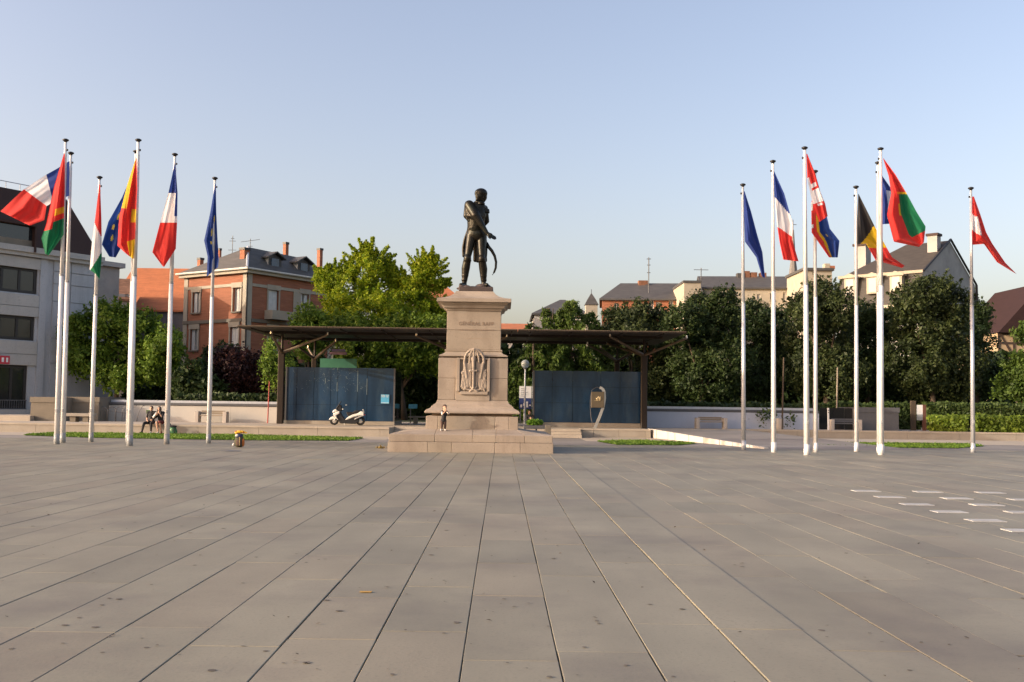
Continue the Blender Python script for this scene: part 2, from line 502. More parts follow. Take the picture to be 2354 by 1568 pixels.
slabs.sort(key=in_view, reverse=True)
for s in slabs[:296]:
    mb = MB(); slab_geo(s, mb)
    o = mb.build('paving_slab', MAT['slab'], plaza)
    tone_attr(o.data, [s[5]] * 9)
mb = MB(); tn = []
for s in slabs[296:]:
    slab_geo(s, mb); tn += [s[5]] * 9
o = mb.build('paving_field', MAT['slab'], plaza); o['kind'] = 'stuff'
tone_attr(o.data, tn)
# white stone insets, right
ins = [(1958, 1991, 1129), (2014, 2076, 1143), (2100, 2163, 1131), (2165, 2232, 1146), (2243, 2308, 1133), (2070, 2142, 1160), (2226, 2308, 1161),
       (2142, 2220, 1177), (2217, 2310, 1197), (2316, 2390, 1149), (2312, 2390, 1178), (2306, 2400, 1220)]
for a, b, y in ins:
    if a == 1958: b = 2022
    p = gnd((a + b) / 2, y)
    mb = MB()
    mb.box(p.x - .25, p.x + .25, p.y - .16, p.y + .16, -.01, .0095)
    mb.build('white_stone_tile', MAT['whitestone'], plaza, bevel=.002)
# patches: a dark stain, scraps of leaves
tag(MB().box(-.0, .10, 0, .05, 0, .003).build('paper_scrap', MAT['scrap']), 'small flat yellow paper scrap lying on the paving in front', 'litter').location = gnd(826, 1363) + V((0, 0, .006))

# leaf cards
def leaf_mesh(name, P, size, out=None, aspect=.55, jitter=.35, seed=0, updown=0.0, hang=0.0):
    n = len(P)
    r = np.random.default_rng(seed)
    nrm = r.normal(size=(n, 3))
    if out is not None: nrm = nrm * .8 + out * 1.0
    nrm[:, 2] += updown
    nrm /= np.linalg.norm(nrm, axis=1, keepdims=True) + 1e-9
    t = r.normal(size=(n, 3)); t[:, 2] -= hang; t -= nrm * (t * nrm).sum(1, keepdims=True)
    t /= np.linalg.norm(t, axis=1, keepdims=True) + 1e-9
    b = np.cross(nrm, t)
    sz = (size * (1 + jitter * r.normal(size=(n, 1)))).clip(size * .4, size * 2)
    a = t * sz; bb = b * sz * aspect
    v = np.stack([P - a, P - bb + nrm * sz * .12, P + a, P + bb + nrm * sz * .12], axis=1).reshape(-1, 3)
    me = bpy.data.meshes.new(name)
    me.vertices.add(n * 4); me.vertices.foreach_set('co', v.astype('f').ravel())
    me.loops.add(n * 4); me.loops.foreach_set('vertex_index', np.arange(n * 4, dtype='i'))
    me.polygons.add(n); me.polygons.foreach_set('loop_start', np.arange(0, n * 4, 4, dtype='i'))
    me.polygons.foreach_set('loop_total', np.full(n, 4, dtype='i'))
    me.update(calc_edges=True)
    return me
def ell_points(n, c, R, r, lo=.72, hi=1.06):
    d = r.normal(size=(n, 3)); d /= np.linalg.norm(d, axis=1, keepdims=True)
    k = r.uniform(lo, hi, size=(n, 1))
    return c + d * R * k, d

# the pavement bands, lawns
sheet('pavement', [(-75, 43.2), (75, 43.2), (75, 60), (-75, 60)], -0.004, MAT['walk'])
def band(name, pts, z, mat, kind='structure'):
    return sheet(name, [(p.x, p.y) for p in pts], z, mat, kind)
band('pale_walkway', [V((-60, 46.6, 0)), V((-5.2, 46.6, 0)), V((-5.2, 51.3, 0)), V((-60, 51.3, 0))], .001, MAT['pave'])
band('pale_walkway', [V((4.0, 48.2, 0)), V((8.9, 48.2, 0)), V((8.0, 55, 0)), V((4.0, 55, 0))], .001, MAT['pave'])
band('pale_walkway', [V((13.8, 50.2, 0)), V((60, 49.4, 0)), V((60, 58.3, 0)), V((13.3, 58.3, 0))], .001, MAT['pave'])
def lawn(poly, seed):
    """grass blades over a polygon of ground"""
    r = np.random.default_rng(seed)
    xs = [p[0] for p in poly]; ys = [p[1] for p in poly]
    n = int((max(xs) - min(xs)) * (max(ys) - min(ys)) * 260)
    P = np.stack([r.uniform(min(xs), max(xs), n), r.uniform(min(ys), max(ys), n), r.uniform(.02, .07, n)], 1)
    keep = np.zeros(n, bool)
    j = len(poly) - 1
    for i in range(len(poly)):
        xi, yi = poly[i]; xj, yj = poly[j]
        cond = ((yi > P[:, 1]) != (yj > P[:, 1])) & (P[:, 0] < (xj - xi) * (P[:, 1] - yi) / (yj - yi + 1e-12) + xi)
        keep ^= cond; j = i
    P = P[keep]
    me = leaf_mesh('grass', P, .055, None, .3, .3, seed, 0)
    o = link('grass', me, MAT['lawn']); o['kind'] = 'stuff'
    sheet('lawn_soil', poly, .012, MAT['lawnbase'])
gl = [gnd(52, 1002), gnd(560, 1001), gnd(836, 1008), gnd(800, 1013), gnd(560, 1012.5), gnd(200, 1007)]
lawn([(p.x, p.y) for p in [gnd(52, 1001), gnd(120, 996), gnd(560, 1001), gnd(836, 1008), gnd(800, 1013.5), gnd(560, 1012.5), gnd(200, 1006.5)]], 3)
lawn([(p.x, p.y) for p in [gnd(1372, 1015.5), gnd(1470, 1013.5), gnd(1600, 1020), gnd(1560, 1024), gnd(1420, 1023)]], 4)
lawn([(p.x, p.y) for p in [gnd(1790, 1020), gnd(1850, 1018), gnd(2235, 1022), gnd(2260, 1026), gnd(2200, 1031), gnd(1860, 1027)]], 5)

# terraces, stairs, ramp
def terrace(x0, x1, y0, y1, z, spans, name='terrace'):
    t = MB().box(x0, x1, y0 + .12, y1, -.05, z - .002).build(name, MAT['pave']); t['kind'] = 'structure'
    x = x0; i = 0
    while x < x1 - .05:
        w = spans[i % len(spans)]; i += 1
        e = min(x + w, x1)
        MB().box(x + .006, e - .006, y0, y0 + .117, -.03, z - .085).build('wall_slab', MAT['terrace'], t)
        MB().box(x + .003, e - .003, y0 - .03, y0 + .55, z - .083, z + .012).build('coping_stone', MAT['pave'], t)
        x = e
    return t
TZ = .45
terrace(-45, -5.55, 51.0, 68, TZ, [2.9, 3.1, 2.0, 3.0])
terrace(4.15, 7.95, 54.5, 68, TZ, [.75, 1.35, 1.4])
terrace(13.6, 52, 58.0, 68, TZ, [3.2, 3.0])
t = MB().box(-5.55, 4.15, 54.7, 68, -.05, TZ - .004).build('terrace_floor', MAT['pave']); t['kind'] = 'structure'
t = MB().box(7.95, 13.6, 57.0, 68, -.05, TZ - .004).build('terrace_floor', MAT['pave']); t['kind'] = 'structure'
st = MB().box(-5.55, 4.15, 53.6, 54.7, -.05, .14).build('stairs', MAT['pave']); st['kind'] = 'structure'
for k in range(3):
    n = 6
    for j in range(n):
        a = -5.55 + 9.7 * j / n; b = -5.55 + 9.7 * (j + 1) / n
        MB().box(a + .004, b - .004, 52.7 + .42 * k, 54.9, .15 * k + .002 * k, .15 * (k + 1) - .003).build('step', MAT['pave'], st, bevel=.006)
# ramp
ra, rb = V((7.98, 55.5, 0)), V((10.7, 41.4, 0))
mb = MB()
mb.add([(7.98, 57, TZ - .006), (13.62, 58.1, TZ - .006), (17.2, 42.0, .004), (10.75, 41.6, .004), (7.98, 57, -.03), (13.62, 58.1, -.03), (17.2, 42, -.03), (10.75, 41.6, -.03)],
       [(0, 3, 2, 1), (3, 7, 6, 2), (0, 4, 7, 3), (1, 2, 6, 5)])
rp = mb.build('ramp', MAT['walk']); rp['kind'] = 'structure'
cuts = [0, .10, .22, .29, .42, .55, .68, .78, .90, 1.0]
dirr = (rb - ra); nr = V((-dirr.y, dirr.x, 0)).normalized()
if nr.x > 0: nr = -nr
for i in range(len(cuts) - 1):
    a = ra + dirr * (cuts[i] + .002); b = ra + dirr * (cuts[i + 1] - .002)
    za = TZ + .03 - (TZ - .03) * cuts[i]; zb = TZ + .03 - (TZ - .03) * cuts[i + 1]
    o1 = nr * (.06 + random.uniform(-.006, .006)); o2 = -nr * .12
    MB().hexa([(*(a + o1).xy, -.02), (*(b + o1).xy, -.02), (*(b + o2).xy, -.02), (*(a + o2).xy, -.02), (*(a + o1).xy, za), (*(b + o1).xy, zb), (*(b + o2).xy, zb), (*(a + o2).xy, za)]).build('wall_slab', MAT['whitewall'], rp)
sheet('park_ground', [(-400, 68), (400, 68), (400, 700), (-400, 700)], .44, MAT['parkfloor'])

# ------------------------------------------------------------------ facades
def facade(mb, O, u, n, z0, z1, w, ops, depth=.25, mi=0):
    us = sorted({0, w, *[x for o in ops for x in o[:2]]}); zs = sorted({z0, z1, *[x for o in ops for x in o[2:4]]})
    P = lambda a, d, z: (O.x + u.x * a + n.x * d, O.y + u.y * a + n.y * d, z)
    flip = u.cross(V((0, 0, 1))).dot(n) < 0
    def q(*p):
        mb.add(p if not flip else p[::-1], [(0, 1, 2, 3)], mi)
    for i in range(len(us) - 1):
        for j in range(len(zs) - 1):
            cu, cz = (us[i] + us[i + 1]) / 2, (zs[j] + zs[j + 1]) / 2
            if any(o[0] < cu < o[1] and o[2] < cz < o[3] for o in ops): continue
            q(P(us[i], 0, zs[j]), P(us[i + 1], 0, zs[j]), P(us[i + 1], 0, zs[j + 1]), P(us[i], 0, zs[j + 1]))
    for a, b, c, d in [o[:4] for o in ops]:
        q(P(a, 0, c), P(a, 0, d), P(a, -depth, d), P(a, -depth, c))
        q(P(b, 0, d), P(b, 0, c), P(b, -depth, c), P(b, -depth, d))
        q(P(a, 0, c), P(a, -depth, c), P(b, -depth, c), P(b, 0, c))
        q(P(a, 0, d), P(b, 0, d), P(b, -depth, d), P(a, -depth, d))
def window(parent, O, u, n, op, depth=.25, style='plain', frame=None, glass=None, bars=1, sill=True, fw=.07):
    a, b, c, d = op[:4]
    frame = frame or MAT['wframe']; glass = glass or MAT['pane']
    mb = MB()
    f0, f1 = -depth + .004, -depth + .07
    mb.obox(O, u, n, a, b, f0, f1, c, c + fw).obox(O, u, n, a, b, f0, f1, d - fw, d)
    mb.obox(O, u, n, a, a + fw, f0, f1, c + fw, d - fw).obox(O, u, n, b - fw, b, f0, f1, c + fw, d - fw)
    for k in range(bars):
        x = a + (b - a) * (k + 1) / (bars + 1)
        mb.obox(O, u, n, x - fw * .45, x + fw * .45, f0, f1, c + fw, d - fw)
    w = mb.build('window', frame, parent)
    MB().obox(O, u, n, a + fw, b - fw, -depth - .03, -depth + .02, c + fw, d - fw).build('pane', glass, w)
    if sill:
        MB().obox(O, u, n, a - .12, b + .12, -.02, .14, c - .12, c - .003).build('sill', MAT['cream'] if sill is True else sill, w)
    if style == 'shut':
        for s in (0, 1):
            x0 = a + fw + (b - a - 2 * fw) / 2 * s
            MB().obox(O, u, n, x0 + .01, x0 + (b - a - 2 * fw) / 2 - .01, -depth + .09, -depth + .14, c + .02, d - .02).build('shutter', MAT['shutter'], w)
    if style == 'half':
        MB().obox(O, u, n, b - fw - (b - a) * .38, b - fw, -depth + .09, -depth + .14, c + .02, d - .02).build('shutter', MAT['shutter'], w)
        MB().obox(O, u, n, a + fw, a + fw + (b - a) * .22, -depth + .09, -depth + .14, c + .02, d - .02).build('shutter', MAT['shutter'], w)
    if style == 'curtain':
        MB().obox(O, u, n, a + fw * 1.2, b - fw * 1.2, -depth + .021, -depth + .03, c + fw, d - fw).build('curtain', MAT['curtain'], w)
    return w
def surround(parent, O, u, n, op, ext=.13, head=.42, name='window_surround', mat=None):
    a, b, c, d = op[:4]
    mb = MB()
    mb.obox(O, u, n, a - ext, a - .005, 0.003, .07, c, d).obox(O, u, n, b + .005, b + ext, .003, .07, c, d).obox(O, u, n, a - ext - .05, b + ext + .05, .003, .10, d + .003, d + head)
    return mb.build(name, mat or MAT['cream'], parent)
def wall_ops(O, u, Yfun, rects):
    """picture rectangles -> openings on the wall O + t*u"""
    r = []
    for a, b, y0, y1 in rects:
        ta, tb = along(O, u, a), along(O, u, b)
        ym = (O + u * ((ta + tb) / 2)).y
        r.append((min(ta, tb), max(ta, tb), zat((a + b) / 2, y1, ym), zat((a + b) / 2, y0, ym)))
    return r

TH = rad(34.5)
dR = V((math.sin(TH), math.cos(TH), 0)); dL = V((-math.cos(TH), math.sin(TH), 0))

# ---- brick villa
def villa():
    Yc = 84.0
    C = at(567, 700, Yc); C.z = 0
    h = thing('brick_house', 'two storey orange brick house with grey hipped roof and cream stone trim', 'house', (C.x, C.y, .44))
    wL = along(C, dL, 414); wR = along(C, dR, 757)
    nL, nR = -dR, -dL
    ze = zat(567, 627, Yc); zb = .2
    opL = wall_ops(C, dL, None, [(434, 451, 672, 719), (527, 545, 661, 716), (431, 449, 757, 805), (523, 542, 752, 799)])
    opR = wall_ops(C, dR, None, [(608, 632, 667, 717), (683, 702, 676, 727), (740, 752, 684, 735), (610, 630, 757, 812)])
    mb = MB(); facade(mb, C, dL, nL, zb, ze, wL, opL)
    mb.build('wall', MAT['brick'], h)
    mb = MB(); facade(mb, C, dR, nR, zb, ze, wR, opR)
    mb.build('wall', MAT['brick'], h)
    # rear walls close the volume
    B = C + dL * wL; D = C + dR * wR
    mb = MB(); mb.obox(B, dR, dL, 0, wR, -.3, 0, zb, ze).build('wall', MAT['brick'], h)
    mb = MB(); mb.obox(D, dL, dR, 0, wL, -.3, 0, zb, ze).build('wall', MAT['brick'], h)
    # cornice, string courses, quoins
    for (O, u, n, w) in ((C, dL, nL, wL), (C, dR, nR, wR)):
        MB().obox(O, u, n, -.35, w + .35, .003, .38, ze - .02, ze + .32).build('cornice', MAT['cream'], h)
        z1 = zat(567, 653, Yc)
        MB().obox(O, u, n, .5, w, .003, .07, z1 - .12, z1 + .12).build('string_course', MAT['cream'], h)
        z2 = zat(567, 735, Yc)
        MB().obox(O, u, n, 0.5, w, .003, .12, z2 - .14, z2 + .14).build('string_course', MAT['darkstone'], h)
        MB().obox(O, u, n, .003, .48, .003, .06, zb, ze - .03).build('quoin_strip', MAT['cream'], h)
        MB().obox(O, u, n, w - .5, w, .003, .06, zb, ze - .03).build('quoin_strip', MAT['cream'], h)
    xx = along(C, dR, 666)
    MB().obox(C, dR, nR, xx, xx + .75, .003, .07, z2 + .15, z1 - .13).build('wall_pilaster', MAT['cream'], h)
    stl = ['half', 'curtain', 'half', 'shut']
    for i, o in enumerate(opL):
        window(h, C, dL, nL, o, style=stl[i], sill=MAT['darkstone'], bars=1); surround(h, C, dL, nL, o)
    for i, o in enumerate(opR):
        window(h, C, dR, nR, o, style=['shut', 'half', 'shut', 'plain'][i]); surround(h, C, dR, nR, o)
    o = opR[0]
    bz = zat(625, 735, Yc + 2)
    MB().obox(C, dR, nR, o[0] - .35, o[1] + 1.0, .004, .95, bz, bz + .14).obox(C, dR, nR, o[0] - .35, o[1] + 1.0, .83, .95, bz + .14, bz + .75).obox(C, dR, nR, o[0] - .35, o[0] - .23, .004, .83, bz + .14, bz + .75).build('balcony', MAT['cream'], h)
    MB().tube([C + (nL + nR) * .12 + V((0, 0, zb)), C + (nL + nR) * .12 + V((0, 0, ze - .4)), C + (nL + nR) * .35 + V((0, 0, ze - .05))], .07, 8).build('downpipe', MAT['dframe'], h)
    # hipped roof with a flattened top
    A = at(581, 568, Yc + 1.6)
    ov = .55
    e = [C + (nL + nR) * ov, D + (nL - nR * 0) * 0 + dR * ov + nR * ov, D + dL * wL + dR * ov + dL * ov, B + dL * ov + nL * ov]
    zt = A.z
    i1, i2 = 1.5, 3.2
    r4 = [C + dL * 1.3 + dR * 1.1, D + dL * 1.6 - dR * 2.0, D + dL * (wL - i2) - dR * 2.0, B - dL * 4.6 + dR * 1.6]
    zz = [zt, zt - .1, zt - .6, zt - .9]
    mb = MB()
    vs = [(p.x, p.y, ze + .33) for p in e] + [(p.x, p.y, zz[i]) for i, p in enumerate(r4)]
    mb.add(vs, [(0, 1, 5, 4), (1, 2, 6, 5), (2, 3, 7, 6), (3, 0, 4, 7), (4, 5, 6, 7), (3, 2, 1, 0)])
    rf = mb.build('roof', MAT['slate'], h)
    mb = MB().tube([V((e[0].x, e[0].y, ze + .36)), V((r4[0].x, r4[0].y, zt + .03))], .10, 6)
    mb.build('ridge_flashing', MAT['polelight'], rf)
    # gutter line
    MB().tube([V((p.x, p.y, ze + .31)) for p in (e[3], e[0], e[1])], .09, 6).build('gutter', MAT['wframe'], rf)
    # chimneys
    for (a, b, y0, y1, Y) in ((552, 572, 570, 622, Yc + .9), (651, 662.5, 557, 592, Yc + 8), (729, 741, 571, 606, Yc + 13), (454, 467, 593, 622, Yc + 8.5), (501, 508, 571, 605, Yc + 12)):
        p, q = at(a, y0, Y), at(b, y1, Y)
        w = q.x - p.x
        Oc = V((p.x, Y, 0))
        mb = MB().obox(V(((p.x + q.x) / 2, Y, 0)), dR, -dL, -w * .36, w * .36, -w * .36, w * .36, q.z - .6, p.z - .2)
        ch = mb.build('chimney', MAT['brick'], rf)
        MB().obox(V(((p.x + q.x) / 2, Y, 0)), dR, -dL, -w * .44, w * .44, -w * .44, w * .44, p.z - .198, p.z).build('chimney_cap', MAT['dframe'], h)
    # dormers on the shaded side
    for (px, ytop, ywt, ywb, s) in ((624.5, 581, 596, 626, .2), (691.5, 592, 607, 636.5, 4.4)):
        base = C + dR * along(C, dR, px) - nR * .15
        Y = base.y
        za, zw, zp = zat(px, ywb, Y), zat(px, ywt, Y), zat(px, ytop, Y)
        w = .74
        P = lambda a, d, z: V((base.x + dR.x * a + nR.x * d, base.y + dR.y * a + nR.y * d, z))
        mb = MB()
        mb.add([P(-w, 0, za), P(w, 0, za), P(w, 0, zw + .15), P(0, 0, zp - .1), P(-w, 0, zw + .15), P(-w, -3.0, za), P(w, -3.0, za), P(w, -3.0, zw + .15), P(0, -3.0, zp - .1), P(-w, -3.0, zw + .15)],
               [(0, 1, 2, 3, 4), (0, 4, 9, 5), (1, 6, 7, 2)], 0)
        mb.mi = [1, 0, 0]
        dm = mb.build('dormer', [MAT['wframe'], MAT['dframe']], h)
        mb = MB()
        for sgn in (-1, 1):
            a0, a1 = P(0, .3, zp), P(sgn * (w + .3), .3, zw + .02)
            b0, b1 = P(0, -3.3, zp), P(sgn * (w + .3), -3.3, zw + .02)
            up = V((0, 0, .1))
            mb.hexa([a0, a1, b1, b0, a0 + up, a1 + up, b1 + up, b0 + up])
        mb.build('dormer_roof', MAT['slate'], dm)
        MB().obox(base, dR, nR, -.42, .42, .006, .05, za + .12, zw + .05).build('pane', MAT['bglass'], dm)
villa()
# antennas on the villa roof
def antenna(label, px, y0, y1, Y, arms, r=.03):
    a = at(px, y1, Y); b = at(px, y0, Y)
    t = thing('roof_antenna', label, 'antenna', a)
    MB().tube([a - V((0, 0, .6)), V((a.x, a.y, b.z))], r, 6).build('mast', MAT['darkrail'], t)
    for (f, l, tilt) in arms:
        c = a.lerp(V((a.x, a.y, b.z)), f)
        MB().tube([c + V((-l, 0, -tilt)), c + V((l, 0, tilt))], r * .7, 5).build('crossbar', MAT['darkrail'], t)
antenna('thin roof antenna with short crossbars, left of the villa chimney', 533.5, 542, 586, 88, [(.25, .35, 0), (.72, .28, .0), (.85, .15, 0)])
antenna('roof antenna with one long slanted arm above the villa ridge', 574.7, 549, 572, 87, [(.8, .8, .12), (.25, .2, 0)])
antenna('tall lattice radio mast on the long grey roof beside a chimney', 1490.5, 592, 662, 118, [(.95, .25, 0), (.75, .2, 0), (.5, .2, 0), (.1, .4, 0)], .06)
antenna('short wind vane antenna on the cream gable wall', 1611, 616, 672, 112, [(.92, .8, 0), (.55, .2, 0)], .05)

# ---- modern grey building at the left edge
def grey_block():
    C = at(75, 800, 69.0); C.z = 0
    n = -dL
    t0 = along(C, dR, 206); tl = along(C, dR, -55)
    h = thing('concrete_building', 'grey concrete block with brown mansard roof and dark window bands', 'building', (C.x, C.y, .44))
    O = C + dR * tl; w = t0 - tl
    o2 = lambda rects: wall_ops(O, dR, None, rects)
    ops = o2([(-52, 72, 612, 671), (-52, 70, 724, 780), (-52, 58, 838, 940)])
    zt = zat(75, 585, 69)
    mb = MB(); facade(mb, O, dR, n, 0, zt, w, ops, .16)
    mb.build('wall', MAT['bluecon'], h)
    for i, op in enumerate(ops):
        window(h, O, dR, n, op, .16, 'plain', MAT['dframe'], MAT['darkpane'] if i < 2 else MAT['dglass'], bars=2, sill=False, fw=.2)
    # projecting bay spandrels in front of the windows
    tb = along(O, dR, 75)
    zr = [zat(30, y, 67) for y in (838, 812, 781, 723, 700, 672, 611, 585)]
    for (a, b) in ((0, 1), (1, 2), (3, 4), (4, 5), (6, 7)):
        MB().obox(O, dR, n, 0, tb, .004, .16, zr[a] + .015, zr[b] - .015).build('spandrel_panel', MAT['concrete'], h)
    # pier and recessed panels
    a, b = along(O, dR, 76), along(O, dR, 92)
    MB().obox(O, dR, n, a, b, .004, .14, .0, zt - .1).build('wall_pier', MAT['bluecon'], h)
    xs = [along(O, dR, p) for p in (107, 148, 202)]
    zs = [zat(150, y, 72) for y in (915, 838, 813, 782, 699, 660, 632, 604)]
    for i in range(2):
        for j in range(len(zs) - 1):
            MB().obox(O, dR, n, xs[i] + .03, xs[i + 1] - .03, .004, .09, zs[j] + .03, zs[j + 1] - .03).build('wall_panel', MAT['bluecon'], h)
    # eaves band
    MB().obox(O, dR, n, -.3, w + .35, -.3, .55, zt + .003, zt + .38).build('eaves_band', MAT['concrete'], h)
    MB().obox(O, dR, n, -.3, w + .3, -.3, .38, zt - .25, zt).build('eaves_band', MAT['concrete'], h)
    # end wall and body
    E = O + dR * w
    MB().obox(E, dL, dR, 0.02, 14, -.35, 0, 0, zt).build('wall', MAT['concrete'], h)
    # mansard
    zr0 = zt + .39
    Pt = at(172, 454, (E - dR * 2.2).y)
    zr1 = Pt.z
    e = [O + n * .3 - dR * 2, E + n * .3 + dR * .2, E + dL * 14 + dR * .2, O + dL * 14 - dR * 2]
    r4 = [O - n * .9 - dR * 2, E - n * .9 - dR * 1.9, E + dL * 12 - dR * 1.9, O + dL * 12 - dR * 2]
    zl = zat(-30, 419, (O - n * .9).y)
    vs = [(p.x, p.y, zr0) for p in e] + [(p.x, p.y, zr1) for p in r4]
    mb = MB().add(vs, [(0, 1, 5, 4), (1, 2, 6, 5), (2, 3, 7, 6), (3, 0, 4, 7), (4, 5, 6, 7), (3, 2, 1, 0)])
    mb.build('roof', MAT['brownroof'], h)
    # roof window recess
    a, b = along(O, dR, -40), along(O, dR, 50)
    z0, z1 = zat(20, 573, 67), zat(20, 513, 67)
    d0 = MB().obox(O, dR, n, a, b, -1.2, .62, z1, z1 + .16).obox(O, dR, n, b, b + .14, -1.2, .62, z0, z1 + .16).build('roof_dormer', MAT['brownroof'], h)
    MB().obox(O, dR, n, a, b, -.8, .30, z0, z0 + .78).build('balcony_front', MAT['darkstone'], d0)
    MB().obox(O, dR, n, a, b, -.8, .24, z0 + .79, z1 - .01).build('pane', MAT['dglass'], d0)
    # roof rail
    zr2 = zr1
    mb = MB()
    for k in range(4):
        p = O - n * 1.4 + dR * (along(O - n * 1.4, dR, 58) - .1 - k * 1.0)
        mb.tube([(p.x, p.y, zr2 - .05), (p.x, p.y, zr2 + .55)], .03, 5)
    p0, p1 = O - n * 1.4 + dR * 0, O - n * 1.4 + dR * along(O - n * 1.4, dR, 58)
    mb.tube([(p0.x, p0.y, zr2 + .55), (p1.x, p1.y, zr2 + .55)], .03, 5)
    mb.build('roof_rail', MAT['polelight'], h)
    # lower rear wing
    F = at(222, 700, 84.0); F.z = 0
    wf = along(F, dR, 262)
    zf = zat(225, 610, 84)
    MB().obox(F, dR, n, -3, wf, -9, 0, 0, zf).build('rear_wing', MAT['greywall'], h)
    MB().obox(F, dR, n, -3, wf + .3, -9.2, .35, zf + .003, zf + .4).build('eaves_band', MAT['concrete'], h)
    # balustrade at the ground floor
    a, b = along(O, dR, -50), along(O, dR, 56)
    z0, z1 = zat(30, 941, 67), zat(30, 919, 67)
    mb = MB().obox(O, dR, n, a, b, .1, .16, z1 - .06, z1).obox(O, dR, n, a, b, .1, .16, z0, z0 + .06)
    k = a
    while k < b:
        mb.obox(O, dR, n, k, k + .035, .11, .15, z0 + .06, z1 - .06); k += .16
    mb.build('balustrade', MAT['darkrail'], h)
    MB().obox(O, dR, n, a, b + .4, .004, .5, z0 - .45, z0 - .01).build('base_ledge', MAT['concrete'], h)
    # red sign on the edge
    a, b = along(O, dR, -22), along(O, dR, 7)
    z0, z1 = zat(0, 836, 66.5), zat(0, 817, 66.5)
    sg = thing('shop_sign', 'small red sign with white letter strokes on the grey building at left edge', 'sign', tuple(O + dR * b + n * .4 + V((0, 0, z0))))
    MB().obox(O, dR, n, a, b, .38, .46, z0, z1).build('sign_board', MAT['signred'], sg)
    MB().obox(O, dR, n, b - .25, b - .12, .465, .475, z0 + .12, z1 - .12).obox(O, dR, n, b - .55, b - .40, .465, .475, z0 + .12, z1 - .12).build('lettering', MAT['white'], sg)
grey_block()

# ---- houses behind
def gable_roof(mb, pts, zr):
    pass
def simple_house(name, label, Y, px0, px1, y_eave, y_ridge, roofmat, wallmat, depth=9, hip=(0., 0.), ang=0., ybase=None, group=None, wins=(), rin=None, winmat=None, chim=()):
    """house seen broadside: eave and ridge rows from the survey"""
    u = V((math.cos(ang), math.sin(ang), 0)); nn = V((math.sin(ang), -math.cos(ang), 0))
    P0 = at(px0, y_eave, Y); P0.z = 0
    w = along(P0, u, px1)
    ze = zat((px0 + px1) / 2, y_eave, Y + u.y * w / 2)
    Rm = P0 + u * (w / 2) - nn * depth / 2
    zr = zat((px0 + px1) / 2, y_ridge, Rm.y)
    h = thing(name, label, 'house', (P0.x, P0.y, .44), group)
    ops = wall_ops(P0, u, None, wins)
    mb = MB(); facade(mb, P0, u, nn, 0, ze, w, ops, .2)
    Q = lambda a, d, z: (P0.x + u.x * a - nn.x * d, P0.y + u.y * a - nn.y * d, z)
    mb.add([Q(0, 0, 0), Q(0, 0, ze), Q(0, depth, ze), Q(0, depth, 0)], [(0, 1, 2, 3)])
    mb.add([Q(w, 0, 0), Q(w, 0, ze), Q(w, depth, ze), Q(w, depth, 0)], [(3, 2, 1, 0)])
    mb.add([Q(0, depth, 0), Q(w, depth, 0), Q(w, depth, ze), Q(0, depth, ze)], [(3, 2, 1, 0)])
    if hip[0] == 0: mb.add([Q(0, 0, ze), Q(0, depth / 2, zr), Q(0, depth, ze)], [(0, 1, 2)])
    if hip[1] == 0: mb.add([Q(w, 0, ze), Q(w, depth / 2, zr), Q(w, depth, ze)], [(2, 1, 0)])
    mb.build('wall', wallmat, h)
    for o in ops: window(h, P0, u, nn, o, .2, 'plain', bars=1, fw=.08, frame=winmat)
    ov = .3
    mb = MB()
    a0, a1, r0, r1 = -ov, w + ov, max(hip[0], 0) - (ov if hip[0] == 0 else 0), w - hip[1] + (ov if hip[1] == 0 else 0)
    vs = [Q(a0, -ov, ze - .05), Q(a1, -ov, ze - .05), Q(a1, depth + ov, ze - .05), Q(a0, depth + ov, ze - .05), Q(r0, depth / 2, zr + .06), Q(r1, depth / 2, zr + .06)]
    vs2 = [(x, y, z + .18) for x, y, z in vs]
    mb.add(vs + vs2, [(6, 7, 11, 10), (7, 8, 11), (8, 9, 10, 11), (9, 6, 10), (1, 0, 4, 5), (2, 1, 5), (3, 2, 5, 4), (0, 3, 4), (0, 1, 7, 6), (1, 2, 8, 7), (2, 3, 9, 8), (3, 0, 6, 9)])
    rf = mb.build('roof', roofmat, h)
    for (px, y0, wd, mt) in chim:
        Yc = Rm.y
        p = at(px, y0, Yc)
        MB().box(p.x - wd / 2, p.x + wd / 2, Yc - wd / 2, Yc + wd / 2, zr - 1.2, p.z).build('chimney', mt, rf)
    return h
simple_house('tiled_house', 'long house with orange terracotta roof behind the brick villa', 118, 250, 440, 722, 621, MAT['tile'], MAT['greywall'], 16)
simple_house('tiled_house', 'dark annex with sunlit orange roof beside the plane tree', 100, 312, 418, 716, 668, MAT['tile'], MAT['darkrail'], 6, ang=-.05)
simple_house('tiled_house', 'small gabled house with old brown tiles beside the concrete building', 96, 248, 287, 690, 646, MAT['oldtile'], MAT['greywall'], 6, ang=.35, wins=[(277, 283, 676, 690)])
simple_house('tiled_house', 'orange tiled roof house half hidden behind the bright tree', 105, 940, 1050, 690, 646, MAT['tile'], MAT['cream'], 10, hip=(0, 2.6))
simple_house('tiled_house', 'low house with rusty red roof seen right of the pedestal', 130, 1120, 1215, 762, 748, MAT['tile'], MAT['greywall'], 10)

